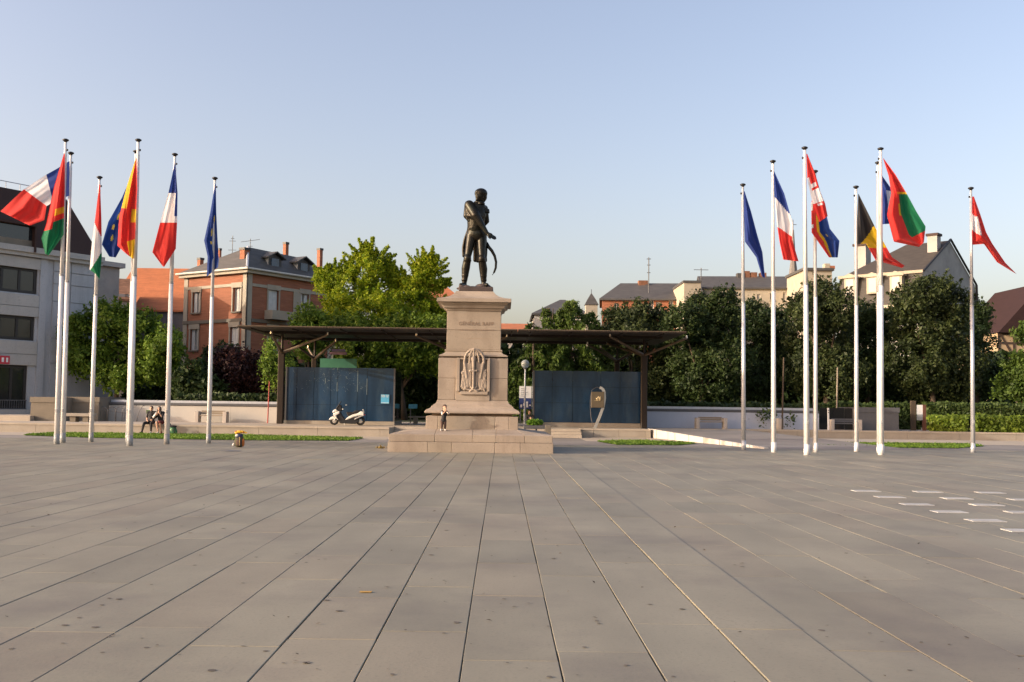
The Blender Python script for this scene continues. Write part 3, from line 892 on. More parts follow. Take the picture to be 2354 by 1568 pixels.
def pedestrian_far():
    # long grey roofed building on the right
    Y = 118.0
    simple_house('long_building', 'long brick and cream building with grey roof and arched dormers', Y, 1383, 1612, 690, 656, MAT['slate'], MAT['brick'], 9, hip=(2.2, 0), ang=-.10, wins=[(1410, 1420, 697, 716), (1490, 1501, 690, 716), (1536, 1546, 690, 716), (1552, 1562, 688, 712), (1506, 1516, 694, 716)], chim=((1477, 646, 1.1, MAT['chimbrick']),))
    a = at(1572, 650, 112); b = at(1610, 712, 112)
    g = thing('gable_house', 'narrow cream gable front standing in the long grey roofline', 'house', (a.x, 112, .44))
    MB().box(a.x, b.x, 112, 119, 0, a.z).build('wall', MAT['cream'], g)
    MB().box(a.x - .1, b.x + .1, 111.9, 119, a.z + .002, a.z + .25).build('coping', MAT['slate'], g)
    MB().box(a.x + 1.0, a.x + 1.6, 111.93, 111.995, a.z - 2.4, a.z - 1.2).build('window', MAT['dframe'], g)
    simple_house('long_building', 'pale terrace with low grey roof behind the flagpoles', 122, 1616, 1862, 664, 640, MAT['slate'], MAT['cream'], 8, ang=-.09, wins=[(1740, 1748, 676, 690), (1770, 1778, 674, 690), (1800, 1808, 672, 690), (1828, 1836, 672, 690)], chim=((1701, 629, .9, MAT['slate']), (1714, 624, .8, MAT['chimbrick']), (1731, 627, .8, MAT['chimbrick']), (1752, 628, .8, MAT['chimbrick'])))
    simple_house('tiled_house', 'small pale house with hipped slate roof right of the cedar', 110, 1228, 1345, 724, 694, MAT['slate'], MAT['whitewall'], 9, hip=(3, 2))
    # turret
    p = at(1360, 722, 108)
    zt = zat(1360, 700, 108); za = zat(1360, 672, 108)
    g = thing('turret', 'small cream turret with pointed slate roof beside the long building', 'turret', (p.x, 108, .44))
    MB().square(p.x, 108.8, [(.62, 0), (.62, zt)]).build('wall', MAT['cream'], g)
    MB().square(p.x, 108.8, [(.72, zt + .003), (.4, (zt + za) / 2), (.02, za)]).build('roof', MAT['slate'], g)
    MB().tube([(p.x, 108.8, za - .1), (p.x, 108.8, za + .4)], .03, 5).build('finial', MAT['dframe'], g)
    # pale block
    a = at(1848, 622, 114); b = at(1912, 660, 114)
    g = thing('flat_building', 'pale flat topped house with two chimneys behind the flags', 'house', (a.x, 114, .44))
    MB().box(a.x, b.x, 114, 121, 0, a.z).build('wall', MAT['cream'], g)
    MB().box(a.x - .2, b.x + .2, 113.8, 121, a.z + .003, a.z + .3).build('roof', MAT['slate'], g)
    for px, yy, m in ((1899, 607, MAT['cream']), (1910, 612, MAT['brick'])):
        q = at(px, yy, 115)
        MB().box(q.x - .3, q.x + .3, 114.6, 115.4, a.z + .3, q.z).build('chimney', m, g)
    # gabled mansion
    Yc = 100.0
    C = at(2117, 640, Yc); C.z = 0
    a45 = rad(44)
    u1 = V((-math.cos(a45), math.sin(a45), 0)); u2 = V((math.sin(a45), math.cos(a45), 0))
    n1, n2 = -u2, -u1
    w1 = along(C, u1, 1927); w2 = along(C, u2, 2247)
    ze = zat(2117, 700, Yc); zm = zat(2117, 623, Yc)
    apex = C + u2 * (w2 * .5)
    zr = zat(2172, 553, apex.y)
    h = thing('gabled_mansion', 'tall house with grey gable, brown slate roof and white pedimented dormers', 'house', (C.x, C.y, .44))
    P = lambda a, b, z: V((C.x + u1.x * a + u2.x * b, C.y + u1.y * a + u2.y * b, z))
    mb = MB()
    mb.add([P(0, 0, 0), P(0, w2, 0), P(0, w2, ze), P(0, w2 - .35, zm), P(0, w2 / 2, zr), P(0, .35, zm), P(0, 0, ze)], [(0, 1, 2, 3, 4, 5, 6)])
    mb.add([P(0, 0, 0), P(w1, 0, 0), P(w1, 0, ze), P(0, 0, ze)], [(3, 2, 1, 0)])
    mb.add([P(w1, 0, 0), P(w1, w2, 0), P(w1, w2, ze), P(w1, 0, ze)], [(3, 2, 1, 0)])
    mb.build('wall', MAT['greywall'], h)
    mb = MB()
    hip = 4.2
    mb.add([P(-.02, -.25, ze), P(w1 + .2, -.25, ze), P(w1 - .1, .35, zm), P(-.02, .35, zm), P(w1 - hip, w2 / 2, zr), P(-.02, w2 / 2, zr), P(-.02, w2 + .2, ze), P(w1 + .2, w2 + .2, ze), P(w1 - .1, w2 - .35, zm), P(-.02, w2 - .35, zm)],
           [(0, 3, 2, 1), (3, 5, 4, 2), (2, 4, 8), (1, 2, 8, 7), (5, 9, 8, 4), (9, 6, 7, 8)])
    rf = mb.build('roof', MAT['brownslate'], h)
    # verge and cornice trims
    MB().hexa([P(-.12, .30, zm - .14), P(w1, .30, zm - .14), P(w1, .12, zm - .14), P(-.12, .12, zm - .14), P(-.12, .30, zm + .14), P(w1, .30, zm + .14), P(w1, .05, zm + .14), P(-.12, .05, zm + .14)]).build('cornice', MAT['cream'], h)
    MB().hexa([P(-.12, .0, ze - .2), P(w1, .0, ze - .2), P(w1, -.5, ze - .2), P(-.12, -.5, ze - .2), P(-.12, .0, ze + .1), P(w1, .0, ze + .1), P(w1, -.5, ze + .1), P(-.12, -.5, ze + .1)]).build('cornice', MAT['cream'], h)
    for k in (0, 1):
        b0, b1 = (.25, w2 / 2) if k == 0 else (w2 - .25, w2 / 2)
        MB().tube([P(-.15, b0, zm + .05), P(-.15, b1, zr + .1)], .13, 6).build('verge_board', MAT['dframe'], rf)
    MB().tube([P(-.15, w2, ze), P(-.15, w2 - .2, zm)], .14, 6).build('verge_board', MAT['dframe'], rf)
    for px, y0, y1 in ((2066, 626, 671), (2012, 629, 676), (1960, 632, 682)):
        t = along(C, u1, px)
        b = C + u1 * t; Y = b.y
        z0, z1 = zat(px, y1, Y), zat(px, y0, Y)
        d = MB().obox(b, u1, n1, -.62, .62, -1.5, .45, z0, z1 - .4).build('dormer', MAT['cream'], h)
        MB().obox(b, u1, n1, -.85, .85, -1.2, .62, z1 - .398, z1 - .25).build('dormer_cornice', MAT['cream'], d)
        q = lambda a, e, z: (b.x + u1.x * a + n1.x * e, b.y + u1.y * a + n1.y * e, z)
        MB().add([q(-.8, .6, z1 - .247), q(.8, .6, z1 - .247), q(0, .6, z1 + .08), q(-.8, -1.2, z1 - .247), q(.8, -1.2, z1 - .247), q(0, -1.2, z1 + .08)], [(0, 2, 1), (3, 4, 5), (0, 3, 5, 2), (1, 2, 5, 4)]).build('pediment', MAT['cream'], d)
        MB().obox(b, u1, n1, -.4, .4, .455, .475, z0 + .15, z1 - .5).build('shutter', MAT['whitewall'], d)
    for px, y0, Y, wd in ((2146, 538, apex.y - 1.0, 1.0), (1982, 562, apex.y + 6, 1.3)):
        q = at(px, y0, Y)
        ch = MB().obox(V((q.x, Y, 0)), u1, n1, -wd / 2, wd / 2, -wd / 2, wd / 2, zr - 2.6, q.z - .25).build('chimney', MAT['greywall'], rf)
        MB().obox(V((q.x, Y, 0)), u1, n1, -wd * .62, wd * .62, -wd * .62, wd * .62, q.z - .248, q.z).build('chimney_cap', MAT['brownroof'], h)
    # spire
    Y = 240
    p = at(1823, 640, Y); zb = zat(1823, 645, Y); za = zat(1823, 530, Y); zt = zat(1824, 505, Y)
    g = thing('church_spire', 'slim lead grey church spire rising behind the rooftops', 'spire', (p.x, Y, .44))
    MB().square(p.x, Y, [(1.5, 0), (1.5, zb - 2)]).build('tower', MAT['greywall'], g)
    MB().lathe((p.x, Y, 0), [(1.5, zb - 2), (1.25, zb + .1), (.62, zb + 5), (.2, za), (.04, za + .3)], 8).build('spire', MAT['leadspire'], g)
    MB().tube([(p.x, Y, za), (p.x, Y, zt)], .09, 5).tube([(p.x - .8, Y, za + 1.4), (p.x + .8, Y, za + 1.4)], .08, 5).build('cross', MAT['leadspire'], g)
    q = at(1899, 590, 116)
    # half-timbered house at the right edge
    Y = 90
    a = at(2292, 765, Y); b = at(2420, 765, Y)
    h = thing('timbered_house', 'half timbered house with steep dark red roof at right edge', 'house', (a.x, Y, .44))
    zc = a.z
    MB().box(a.x, b.x, Y, Y + 8, 0, zc).build('wall', MAT['plaster'], h)
    mb = MB()
    zz0 = zat(2300, 812, Y)
    for x in (a.x, a.x + 1.35, a.x + 2.6, a.x + 4.0): mb.box(x, x + .2, Y - .05, Y - .003, zz0 - 2, zc)
    mb.box(a.x + .2, b.x, Y - .05, Y - .003, zc - .2, zc); mb.box(a.x + .2, b.x, Y - .04, Y - .003, zz0 + .8, zz0 + 1.0); mb.box(a.x + .2, b.x, Y - .04, Y - .003, zz0 - .1, zz0 + .1)
    mb.hexa([(a.x + .2, Y - .045, zc - .2), (a.x + .4, Y - .045, zc - .2), (a.x + .4, Y - .004, zc - .2), (a.x + .2, Y - .004, zc - .2), (a.x + 1.1, Y - .045, zz0 + .0), (a.x + 1.35, Y - .045, zz0), (a.x + 1.35, Y - .004, zz0), (a.x + 1.1, Y - .004, zz0)])
    mb.build('timber_frame', MAT['timber'], h)
    xr = at(2352, 659, Y + 3).x; zr = zat(2352, 659, Y + 3)
    mb = MB()
    mb.add([(a.x - .15, Y - .5, zc), (a.x - .15, Y + 8.5, zc), (xr, Y - .5, zr), (xr, Y + 8.5, zr), (2 * xr - a.x, Y - .5, zc), (2 * xr - a.x, Y + 8.5, zc)], [(0, 2, 3, 1), (2, 4, 5, 3), (0, 4, 2), (1, 3, 5), (0, 1, 5, 4)])
    mb.build('roof', MAT['darkredroof'], h)
    c = at(2272, 717, 96); d = at(2308, 760, 96)
    g = thing('dark_annex', 'small dark roofed annex left of the half timbered house', 'house', (c.x, 96, .44))
    MB().box(c.x, d.x, 96, 102, 0, c.z - 1.0).build('wall', MAT['greywall'], g)
    MB().add([(c.x - .2, 95.7, c.z - 1.0), (d.x + .2, 95.7, c.z - 1.0), (d.x + .2, 102.3, c.z - 1.0), (c.x - .2, 102.3, c.z - 1.0), (c.x - .1, 97.2, c.z), (d.x + .1, 97.2, c.z), (d.x + .1, 101, c.z), (c.x - .1, 101, c.z)], [(0, 1, 5, 4), (1, 2, 6, 5), (2, 3, 7, 6), (3, 0, 4, 7), (4, 5, 6, 7), (3, 2, 1, 0)]).build('roof', MAT['brownroof'], g)
pedestrian_far()

# ------------------------------------------------------------------ trees
def tree(name, label, cat, Y, blobs, mat, leaf=.22, cover=2.0, trunk=None, group=None, droop=0., clump=.45, seed=1, dep=None, aspect=.55, spikes=(), shoots=9):
    r = np.random.default_rng(seed)
    s = IF / Y
    cs = []
    for bl in blobs:
        px, py, rx, ry = bl[:4]
        dy = bl[4] if len(bl) > 4 else r.uniform(-1, 1) * .8 * rx / s
        c = at(px, py, Y + dy)
        R = np.array([rx / s, (dep or (rx + ry) / 2 / s), ry / s])
        cs.append((np.array(c), R))
    bx = trunk[0] if trunk else blobs[0][0]
    base = at(bx, 930, Y); base.z = .44
    t = thing(name, label, cat, base, group)
    Ps, Os = [], []
    for c, R in cs:
        area = 4 * math.pi * ((R[0] * R[1]) ** 1.6 / 3 + (R[0] * R[2]) ** 1.6 / 3 + (R[1] * R[2]) ** 1.6 / 3) ** (1 / 1.6)
        n = int(cover * area / (leaf * leaf * aspect * 2))
        nc = max(6, int(area / (clump * clump * 2.2)))
        cp, cd = ell_points(nc, c, R, r, .62, 1.08)
        idx = r.integers(0, nc, n)
        off = r.normal(size=(n, 3)) * clump * .5
        if droop: off[:, 2] = off[:, 2] * (1 + droop) - np.abs(off[:, 2]) * droop * .5
        Ps.append(cp[idx] + off); Os.append(cd[idx] + r.normal(size=(n, 3)) * .25)
    for c, R in cs:                                  # twigs that break the outline
        for k in range(int(shoots * R.mean() / 1.2)):
            d = r.normal(size=3); d[2] = abs(d[2]) * .9 + .1; d /= np.linalg.norm(d)
            a = c + d * R * .92
            L = r.uniform(.35, 1.0) * min(1.3, R.mean() * .7)
            dd = d + r.normal(size=3) * .25 + np.array((0, 0, .35)); dd /= np.linalg.norm(dd)
            n = int(24 * L / leaf * .18) + 6
            q = r.uniform(0, 1, (n, 1))
            Ps.append(a + dd * L * q + r.normal(size=(n, 3)) * (.10 * (1.3 - q))); Os.append(r.normal(size=(n, 3)))
    for (x0, y0, x1, y1, w) in spikes:               # single shoots that break the outline
        n = int(260 * w)
        k = r.uniform(0, 1, (n, 1))
        a, b = np.array(at(x0, y0, Y)), np.array(at(x1, y1, Y))
        Ps.append(a + (b - a) * k + r.normal(size=(n, 3)) * (.17 * (1.15 - k)) * w ** .5); Os.append(r.normal(size=(n, 3)))
    P = np.concatenate(Ps); O = np.concatenate(Os)
    keep = P[:, 2] > .5
    P, O = P[keep], O[keep]
    me = leaf_mesh('crown', P, leaf, O, aspect, .35, seed, .15)
    link('crown', me, mat, t)
    if trunk:
        tr = trunk[1]
        top = V(tuple(np.mean([c for c, _ in cs], axis=0)))
        mb = MB()
        mid = base.lerp(top, .5) + V((r.uniform(-.2, .2), r.uniform(-.2, .2), 0))
        mb.tube([base - V((0, 0, .1)), base.lerp(mid, .5), mid, top], [tr, tr * .8, tr * .6, tr * .3], 8)
        for c, R in cs[:7]:
            q = V(tuple(c))
            m2 = mid.lerp(q, .5) + V((0, 0, -.2))
            mb.tube([mid.lerp(base, .25), m2, q], [tr * .38, tr * .26, tr * .1], 6)
        mb.build('trunk', MAT['bark'], t, True)
    return t
# the plane tree at left
tree('leafy_tree', 'round green tree in front of the concrete building', 'tree', 70,
     [(190, 775, 42, 42), (255, 740, 48, 46), (320, 760, 42, 45), (375, 800, 42, 42), (215, 830, 50, 38), (290, 820, 62, 48), (350, 845, 50, 36), (265, 868, 42, 24), (180, 818, 30, 34), (395, 822, 24, 26), (175, 740, 20, 18)],
     LF['mid'], .115, 2.2, (268, .22), seed=21)
def fan(cx, cy, n, r0, r1, a0, a1, w, sd):
    q = random.Random(sd); o = []
    for k in range(n):
        a = rad(a0 + (a1 - a0) * (k + q.random()) / n); L = q.uniform(.6, 1.0)
        o.append((cx + r0 * math.cos(a), cy - r0 * math.sin(a), cx + r1 * L * math.cos(a), cy - r1 * L * math.sin(a), w * q.uniform(.7, 1.2)))
    return o
tree('flowering_tree', 'bright yellow green tree with feathery shoots left of the statue', 'tree', 82,
     [(755, 650, 34, 28), (800, 668, 48, 42), (852, 622, 22, 30), (872, 660, 44, 44), (948, 668, 36, 32), (918, 668, 30, 26), (968, 640, 22, 24), (990, 660, 24, 20), (850, 720, 85, 40), (940, 725, 75, 40), (1000, 720, 34, 36), (790, 720, 50, 36)],
     LF['bright'], .10, 1.6, (912, .3), clump=.40, seed=22, shoots=22,
     spikes=fan(850, 620, 16, 8, 76, 30, 150, 1.3, 1) + fan(846, 600, 7, 4, 58, 70, 120, 1.2, 2) + fan(975, 640, 15, 8, 72, 15, 140, 1.3, 3) + fan(990, 620, 7, 4, 60, 60, 120, 1.2, 4)
     + fan(1000, 655, 6, 6, 42, -5, 40, 1.2, 5) + fan(765, 650, 12, 12, 62, 60, 180, 1.2, 6) + fan(800, 650, 10, 20, 66, 50, 120, 1.2, 7) + fan(920, 665, 9, 15, 58, 40, 140, 1.1, 8) + fan(885, 640, 8, 15, 60, 20, 90, 1.2, 9))
tree('leafy_tree', 'broad mid green tree under the bright feathery tree, over the canopy', 'tree', 77,
     [(790, 762, 46, 34), (850, 772, 56, 36), (920, 768, 60, 40), (985, 765, 50, 38), (1020, 775, 28, 36), (830, 800, 70, 45), (920, 810, 80, 50), (1000, 810, 50, 50)],
     LF['olive'], .11, 2.1, (930, .28), clump=.42, seed=29, shoots=10)
tree('bushy_tree', 'dense round green bush rising over the canopy beside the villa', 'tree', 76, [(708, 735, 28, 32), (735, 748, 26, 24), (690, 760, 22, 22), (712, 790, 40, 40)], LF['mid'], .11, 2.4, (712, .16), seed=23)
tree('red_leaved_tree', 'dark purple red leaved tree below the villa', 'tree', 71, [(545, 850, 60, 42), (500, 870, 48, 46), (590, 865, 36, 50), (545, 890, 60, 36)], LF['red'], .11, 2.4, (545, .15), seed=24)
tree('shrub', 'dark green shrub between the plane tree and the red tree', 'shrub', 69, [(445, 870, 32, 36), (425, 890, 26, 30), (475, 895, 34, 26)], LF['dark'], .15, 2.2, (445, .08), seed=25)
tree('shrub', 'bright edged shrub at the foot of the brick villa', 'shrub', 75, [(478, 828, 30, 20), (505, 812, 24, 16), (530, 806, 18, 12)], LF['dark2'], .15, 2.0, (495, .08), seed=26)
tree('staked_sapling', 'young leafy sapling with drooping foliage left of the blue kiosk', 'tree', 66, [(627, 805, 15, 18), (622, 838, 17, 22), (632, 862, 14, 16), (662, 838, 12, 20), (618, 875, 8, 8)], LF['mid'], .10, 1.4, (628, .05), droop=.8, seed=27)
# cedar and the dark row at right
def cedar():
    Y = 74.0
    r = np.random.default_rng(28)
    base = at(1285, 930, Y); base.z = .44
    t = thing('cedar_tree', 'weeping cedar with layered drooping branches right of the pedestal', 'tree', base)
    mb = MB(); P, O = [], []
    for (px, ptop, spread, n) in ((1262, 706, 2.6, 46), (1312, 690, 3.4, 62), (1225, 742, 2.2, 34), (1352, 715, 2.6, 42), (1215, 800, 1.9, 30)):
        f = at(px, 900, Y + r.uniform(-1.2, 1.2)); f.z = .44
        top = zat(px, ptop, Y)
        foot = base.lerp(f, .35)
        mb.tube([foot, V((f.x, f.y, (top + .44) / 2)), V((f.x + r.uniform(-.3, .3), f.y, top))], [.20, .13, .03], 7)
        for k in range(n):
            u = (k + r.uniform()) / n
            z0 = .9 + (top - .9) * u
            L = spread * (1 - .72 * u ** 1.6) * r.uniform(.75, 1.2)
            a = r.uniform(0, 2 * math.pi)
            d = np.array((math.cos(a), math.sin(a), 0))
            o = np.array((f.x, f.y, z0))
            bend = lambda q: o + d * L * q + np.array((0, 0, L * (.30 * q - .62 * q * q)))
            mb.tube([bend(q) for q in (0, .35, .7, 1)], [.05, .035, .022, .008], 4, cap=False)
            m = int(150 * L)
            q = r.uniform(.12, 1.0, m) ** .8
            pts = o + d * (L * q)[:, None]; pts[:, 2] += L * (.30 * q - .62 * q * q)
            side = np.array((-d[1], d[0], 0))
            pts = pts + side * (r.normal(size=m) * .16 * (1.2 - q * .6))[:, None]
            pts[:, 2] -= r.exponential(.20, m) * (.5 + q)
            P.append(pts); O.append(np.tile(d * .6 + np.array((0, 0, .3)), (m, 1)) + r.normal(size=(m, 3)) * .3)
    P = np.concatenate(P); O = np.concatenate(O)
    k = P[:, 2] > .6
    link('crown', leaf_mesh('crown', P[k], .15, O[k], .30, .35, 28, .1, hang=1.6), LF['cedar'], t)
    mb.build('trunk', MAT['bark'], t, True)
cedar()
RT = [
 ('broad dark green tree over the right end of the canopy', 76, [(1425, 738, 42, 30), (1470, 730, 44, 30), (1510, 748, 40, 34), (1440, 775, 60, 40), (1500, 800, 50, 50), (1560, 870, 60, 50), (1500, 880, 60, 40)], 'dark2'),
 ('tall dark tree between the canopy and the blue flag pole', 73, [(1605, 722, 40, 42), (1655, 706, 42, 40), (1570, 745, 45, 45), (1640, 760, 70, 55), (1590, 820, 60, 55), (1670, 830, 60, 55), (1620, 880, 70, 40)], 'dark'),
 ('dark tree in the gap behind the left of the right hand flagpoles', 78, [(1725, 726, 40, 34), (1770, 750, 48, 44), (1730, 790, 55, 55), (1780, 830, 55, 55), (1740, 880, 60, 40)], 'dark'),
 ('tallest dark green tree directly behind the middle flagpoles', 73, [(1890, 690, 40, 48), (1850, 720, 44, 42), (1925, 715, 40, 42), (1880, 780, 75, 60), (1870, 850, 70, 55), (1930, 860, 60, 50)], 'dark2'),
 ('olive green tree between the tallest tree and the rounded one', 77, [(1975, 742, 44, 42), (2030, 750, 44, 40), (1990, 800, 60, 55), (2030, 860, 60, 50), (1970, 870, 50, 44)], 'dark'),
 ('large rounded dark tree in front of the grey gable', 72, [(2140, 680, 50, 42), (2095, 705, 48, 42), (2185, 705, 50, 46), (2140, 760, 85, 60), (2100, 830, 70, 60), (2190, 840, 70, 60), (2150, 890, 80, 40)], 'dark2'),
 ('dark tree right of the rounded tree before the timbered house', 78, [(2235, 740, 30, 40), (2258, 722, 16, 24), (2242, 800, 36, 60), (2262, 875, 44, 40)], 'dark'),
]
for i, (lb, Y, bl, m) in enumerate(RT):
    tree('broadleaf_tree', lb, 'tree', Y, bl, LF[m], .105, 2.0, (bl[0][0] + 10, .28), 'dark trees in the park behind the flagpoles', seed=40 + i)
tree('leafy_tree', 'mid green tree cut by the right picture edge', 'tree', 68, [(2366, 768, 26, 24), (2358, 852, 44, 38), (2336, 892, 40, 34), (2395, 860, 50, 60)], LF['deep'], .115, 2.1, (2350, .2), seed=52)
# far screens of wood that close the gaps under the crowns
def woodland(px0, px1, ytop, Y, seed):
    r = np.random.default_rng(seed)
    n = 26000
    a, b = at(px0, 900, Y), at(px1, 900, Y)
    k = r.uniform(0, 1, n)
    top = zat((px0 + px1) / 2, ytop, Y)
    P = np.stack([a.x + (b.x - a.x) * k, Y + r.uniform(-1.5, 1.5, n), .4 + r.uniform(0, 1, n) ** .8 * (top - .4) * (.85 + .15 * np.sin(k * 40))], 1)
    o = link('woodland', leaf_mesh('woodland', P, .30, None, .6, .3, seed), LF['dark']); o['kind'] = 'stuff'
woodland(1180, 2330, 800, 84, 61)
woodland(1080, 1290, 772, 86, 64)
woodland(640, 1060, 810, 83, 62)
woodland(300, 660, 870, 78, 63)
# shaped hedges
def hedge(label, pts, h, wd, mat, dens, seed, leaf=.09):
    r = np.random.default_rng(seed)
    b = pts[0]
    t = thing('hedge', label, 'hedge', (b[0], b[1], .44))
    P, O = [], []
    for (a, c) in zip(pts[:-1], pts[1:]):
        a, c = np.array(a), np.array(c)
        L = np.linalg.norm(c - a); n = int(L * (2 * h + wd) * dens)
        k = r.uniform(0, 1, (n, 1)); q = a + (c - a) * k
        side = r.uniform(0, 2 * h + wd, n)
        off = np.where(side < h, -wd / 2, np.where(side < 2 * h, wd / 2, side - 2 * h - wd / 2))
        z = np.where(side < h, side, np.where(side < 2 * h, side - h, h)) + .05 * np.sin(q[:, 0] * 2.1) + .04 * np.sin(q[:, 0] * 5.7 + 1)
        nrm = np.array([-(c - a)[1], (c - a)[0]]) / L
        xy = q + nrm * off[:, None] + r.normal(size=(n, 2)) * .07
        P.append(np.column_stack([xy, .45 + z + r.normal(size=n) * .07]))
        O.append(np.column_stack([nrm[0] * np.sign(off), nrm[1] * np.sign(off), np.where(side > 2 * h, 1., .2)]))
    P = np.concatenate(P); O = np.concatenate(O)
    link('foliage', leaf_mesh('foliage', P, leaf, O, .6, .35, seed), mat, t)
    mb = MB()
    for (a, c) in zip(pts[:-1], pts[1:]):
        d = V((c[0] - a[0], c[1] - a[1], 0)).normalized(); n = V((-d.y, d.x, 0))
        L = math.hypot(c[0] - a[0], c[1] - a[1])
        mb.obox(V((a[0], a[1], 0)), d, n, 0, L, -wd / 2 + .12, wd / 2 - .12, .44, .44 + h - .12)
    mb.build('branches', MAT['parkfloor'], t)
    return t
q = lambda px, Y: (at(px, 940, Y).x, Y)
hedge('clipped hedge on the far right behind the low hedge', [q(2125, 64), q(2420, 63)], 1.55, 1.2, LF['hedge'], 420, 71)
hedge('low bright clipped hedge bulging toward the square at right', [q(2145, 60.5), q(2230, 59.2), q(2420, 58.9)], .80, 1.6, LF['lowhedge'], 520, 72)
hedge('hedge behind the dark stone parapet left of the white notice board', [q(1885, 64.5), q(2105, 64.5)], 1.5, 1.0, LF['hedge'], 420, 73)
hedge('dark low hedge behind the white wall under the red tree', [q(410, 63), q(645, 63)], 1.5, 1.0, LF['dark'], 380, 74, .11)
hedge('low dark planting behind the shaded pale wall on the right', [q(1485, 63.5), q(1880, 63.5)], 1.35, 1.0, LF['dark'], 380, 75, .11)

# ------------------------------------------------------------------ low walls
def low_wall(label, px0, px1, Y, ytop, mat, rail=True):
    a, b = at(px0, 950, Y), at(px1, 950, Y)
    zt = zat((px0 + px1) / 2, ytop, Y)
    w = thing('low_wall', label, 'wall', (a.x, Y, TZ))
    k = 0; x = a.x
    while x < b.x - .1:
        e = min(x + 3.9, b.x)
        MB().box(x + .004, e - .004, Y, Y + .25, TZ - .01, zt).build('wall_panel', mat, w); x = e
    if rail:
        MB().box(a.x, b.x, Y - .05, Y + .35, zt + .03, zt + .16).build('rail', MAT['darkrail'], w)
        MB().box(a.x, b.x, Y + .05, Y + .25, zt + .001, zt + .029).build('rail_gap', MAT['dframe'], w)
        MB().box(a.x, b.x, Y + .3, Y + .34, zt + .162, zt + .30).build('rail_plate', MAT['polelight'], w)
    return w
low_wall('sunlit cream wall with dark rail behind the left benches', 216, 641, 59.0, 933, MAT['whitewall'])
low_wall('shaded pale wall with dark rail behind the right bench', 1486, 1882, 60.0, 948, MAT['shadewall'])
# stone parapets
def parapet(label, px0, px1, Y, ytop, dep, mat, step=None):
    a, b = at(px0, 950, Y), at(px1, 950, Y)
    zt = zat(px0, ytop, Y)
    t = thing('stone_parapet', label, 'wall', (a.x, Y, TZ))
    MB().box(a.x, b.x, Y, Y + .3, TZ - .01, zt - .3).build('wall', mat, t)
    MB().box(a.x - .05, b.x + .05, Y - .04, Y + .35, zt - .297, zt).build('coping', mat, t)
    MB().box(a.x, a.x + .3, Y + .302, Y + dep, TZ - .01, zt - .01).build('side_wall', mat, t)
    MB().box(b.x - .3, b.x, Y + .352, Y + dep, TZ - .01, zt - .01).build('side_wall', mat, t)
    return t
parapet('brown stone parapet of the stairwell beside the concrete building', 70, 148, 56.5, 912, 5, MAT['darkstone'])
parapet('low brown stone stairwell wall in front of the round tree', 150, 226, 57.5, 912, 4, MAT['darkstone'])
parapet('dark grey stone parapet left of the clipped hedges', 1972, 2065, 60.0, 936, 3.5, MAT['darkrail'])
a, b = at(1884, 950, 61), at(1968, 950, 61)
t = thing('glass_screen', 'dark reflecting glass screen behind the right hand stone bench', 'screen', (a.x, 61, TZ))
for k in range(3):
    x0 = a.x + (b.x - a.x) * k / 3; x1 = a.x + (b.x - a.x) * (k + 1) / 3
    MB().box(x0 + .01, x1 - .01, 61, 61.03, TZ, zat(1925, 938, 61)).build('glass_pane', MAT['dglass'], t)
a = at(150, 960, 54.8)
t = thing('stone_block', 'low stone slab seat standing beside the left stairwell parapet', 'block', (a.x, 54.8, TZ))
b = at(210, 960, 54.8)
MB().box(a.x, b.x, 54.8, 55.5, TZ + .30, TZ + .46).build('slab', MAT['terrace'], t, bevel=.01)
for x in (a.x + .2, b.x - .5): MB().box(x, x + .3, 54.9, 55.4, TZ, TZ + .299).build('support', MAT['darkstone'], t)
# step ledge far left
a, b = at(-60, 960, 56), at(69, 960, 56)
t = MB().box(a.x, b.x, 56, 60, TZ - .01, TZ + .28).build('raised_pavement', MAT['pave']); t['kind'] = 'structure'

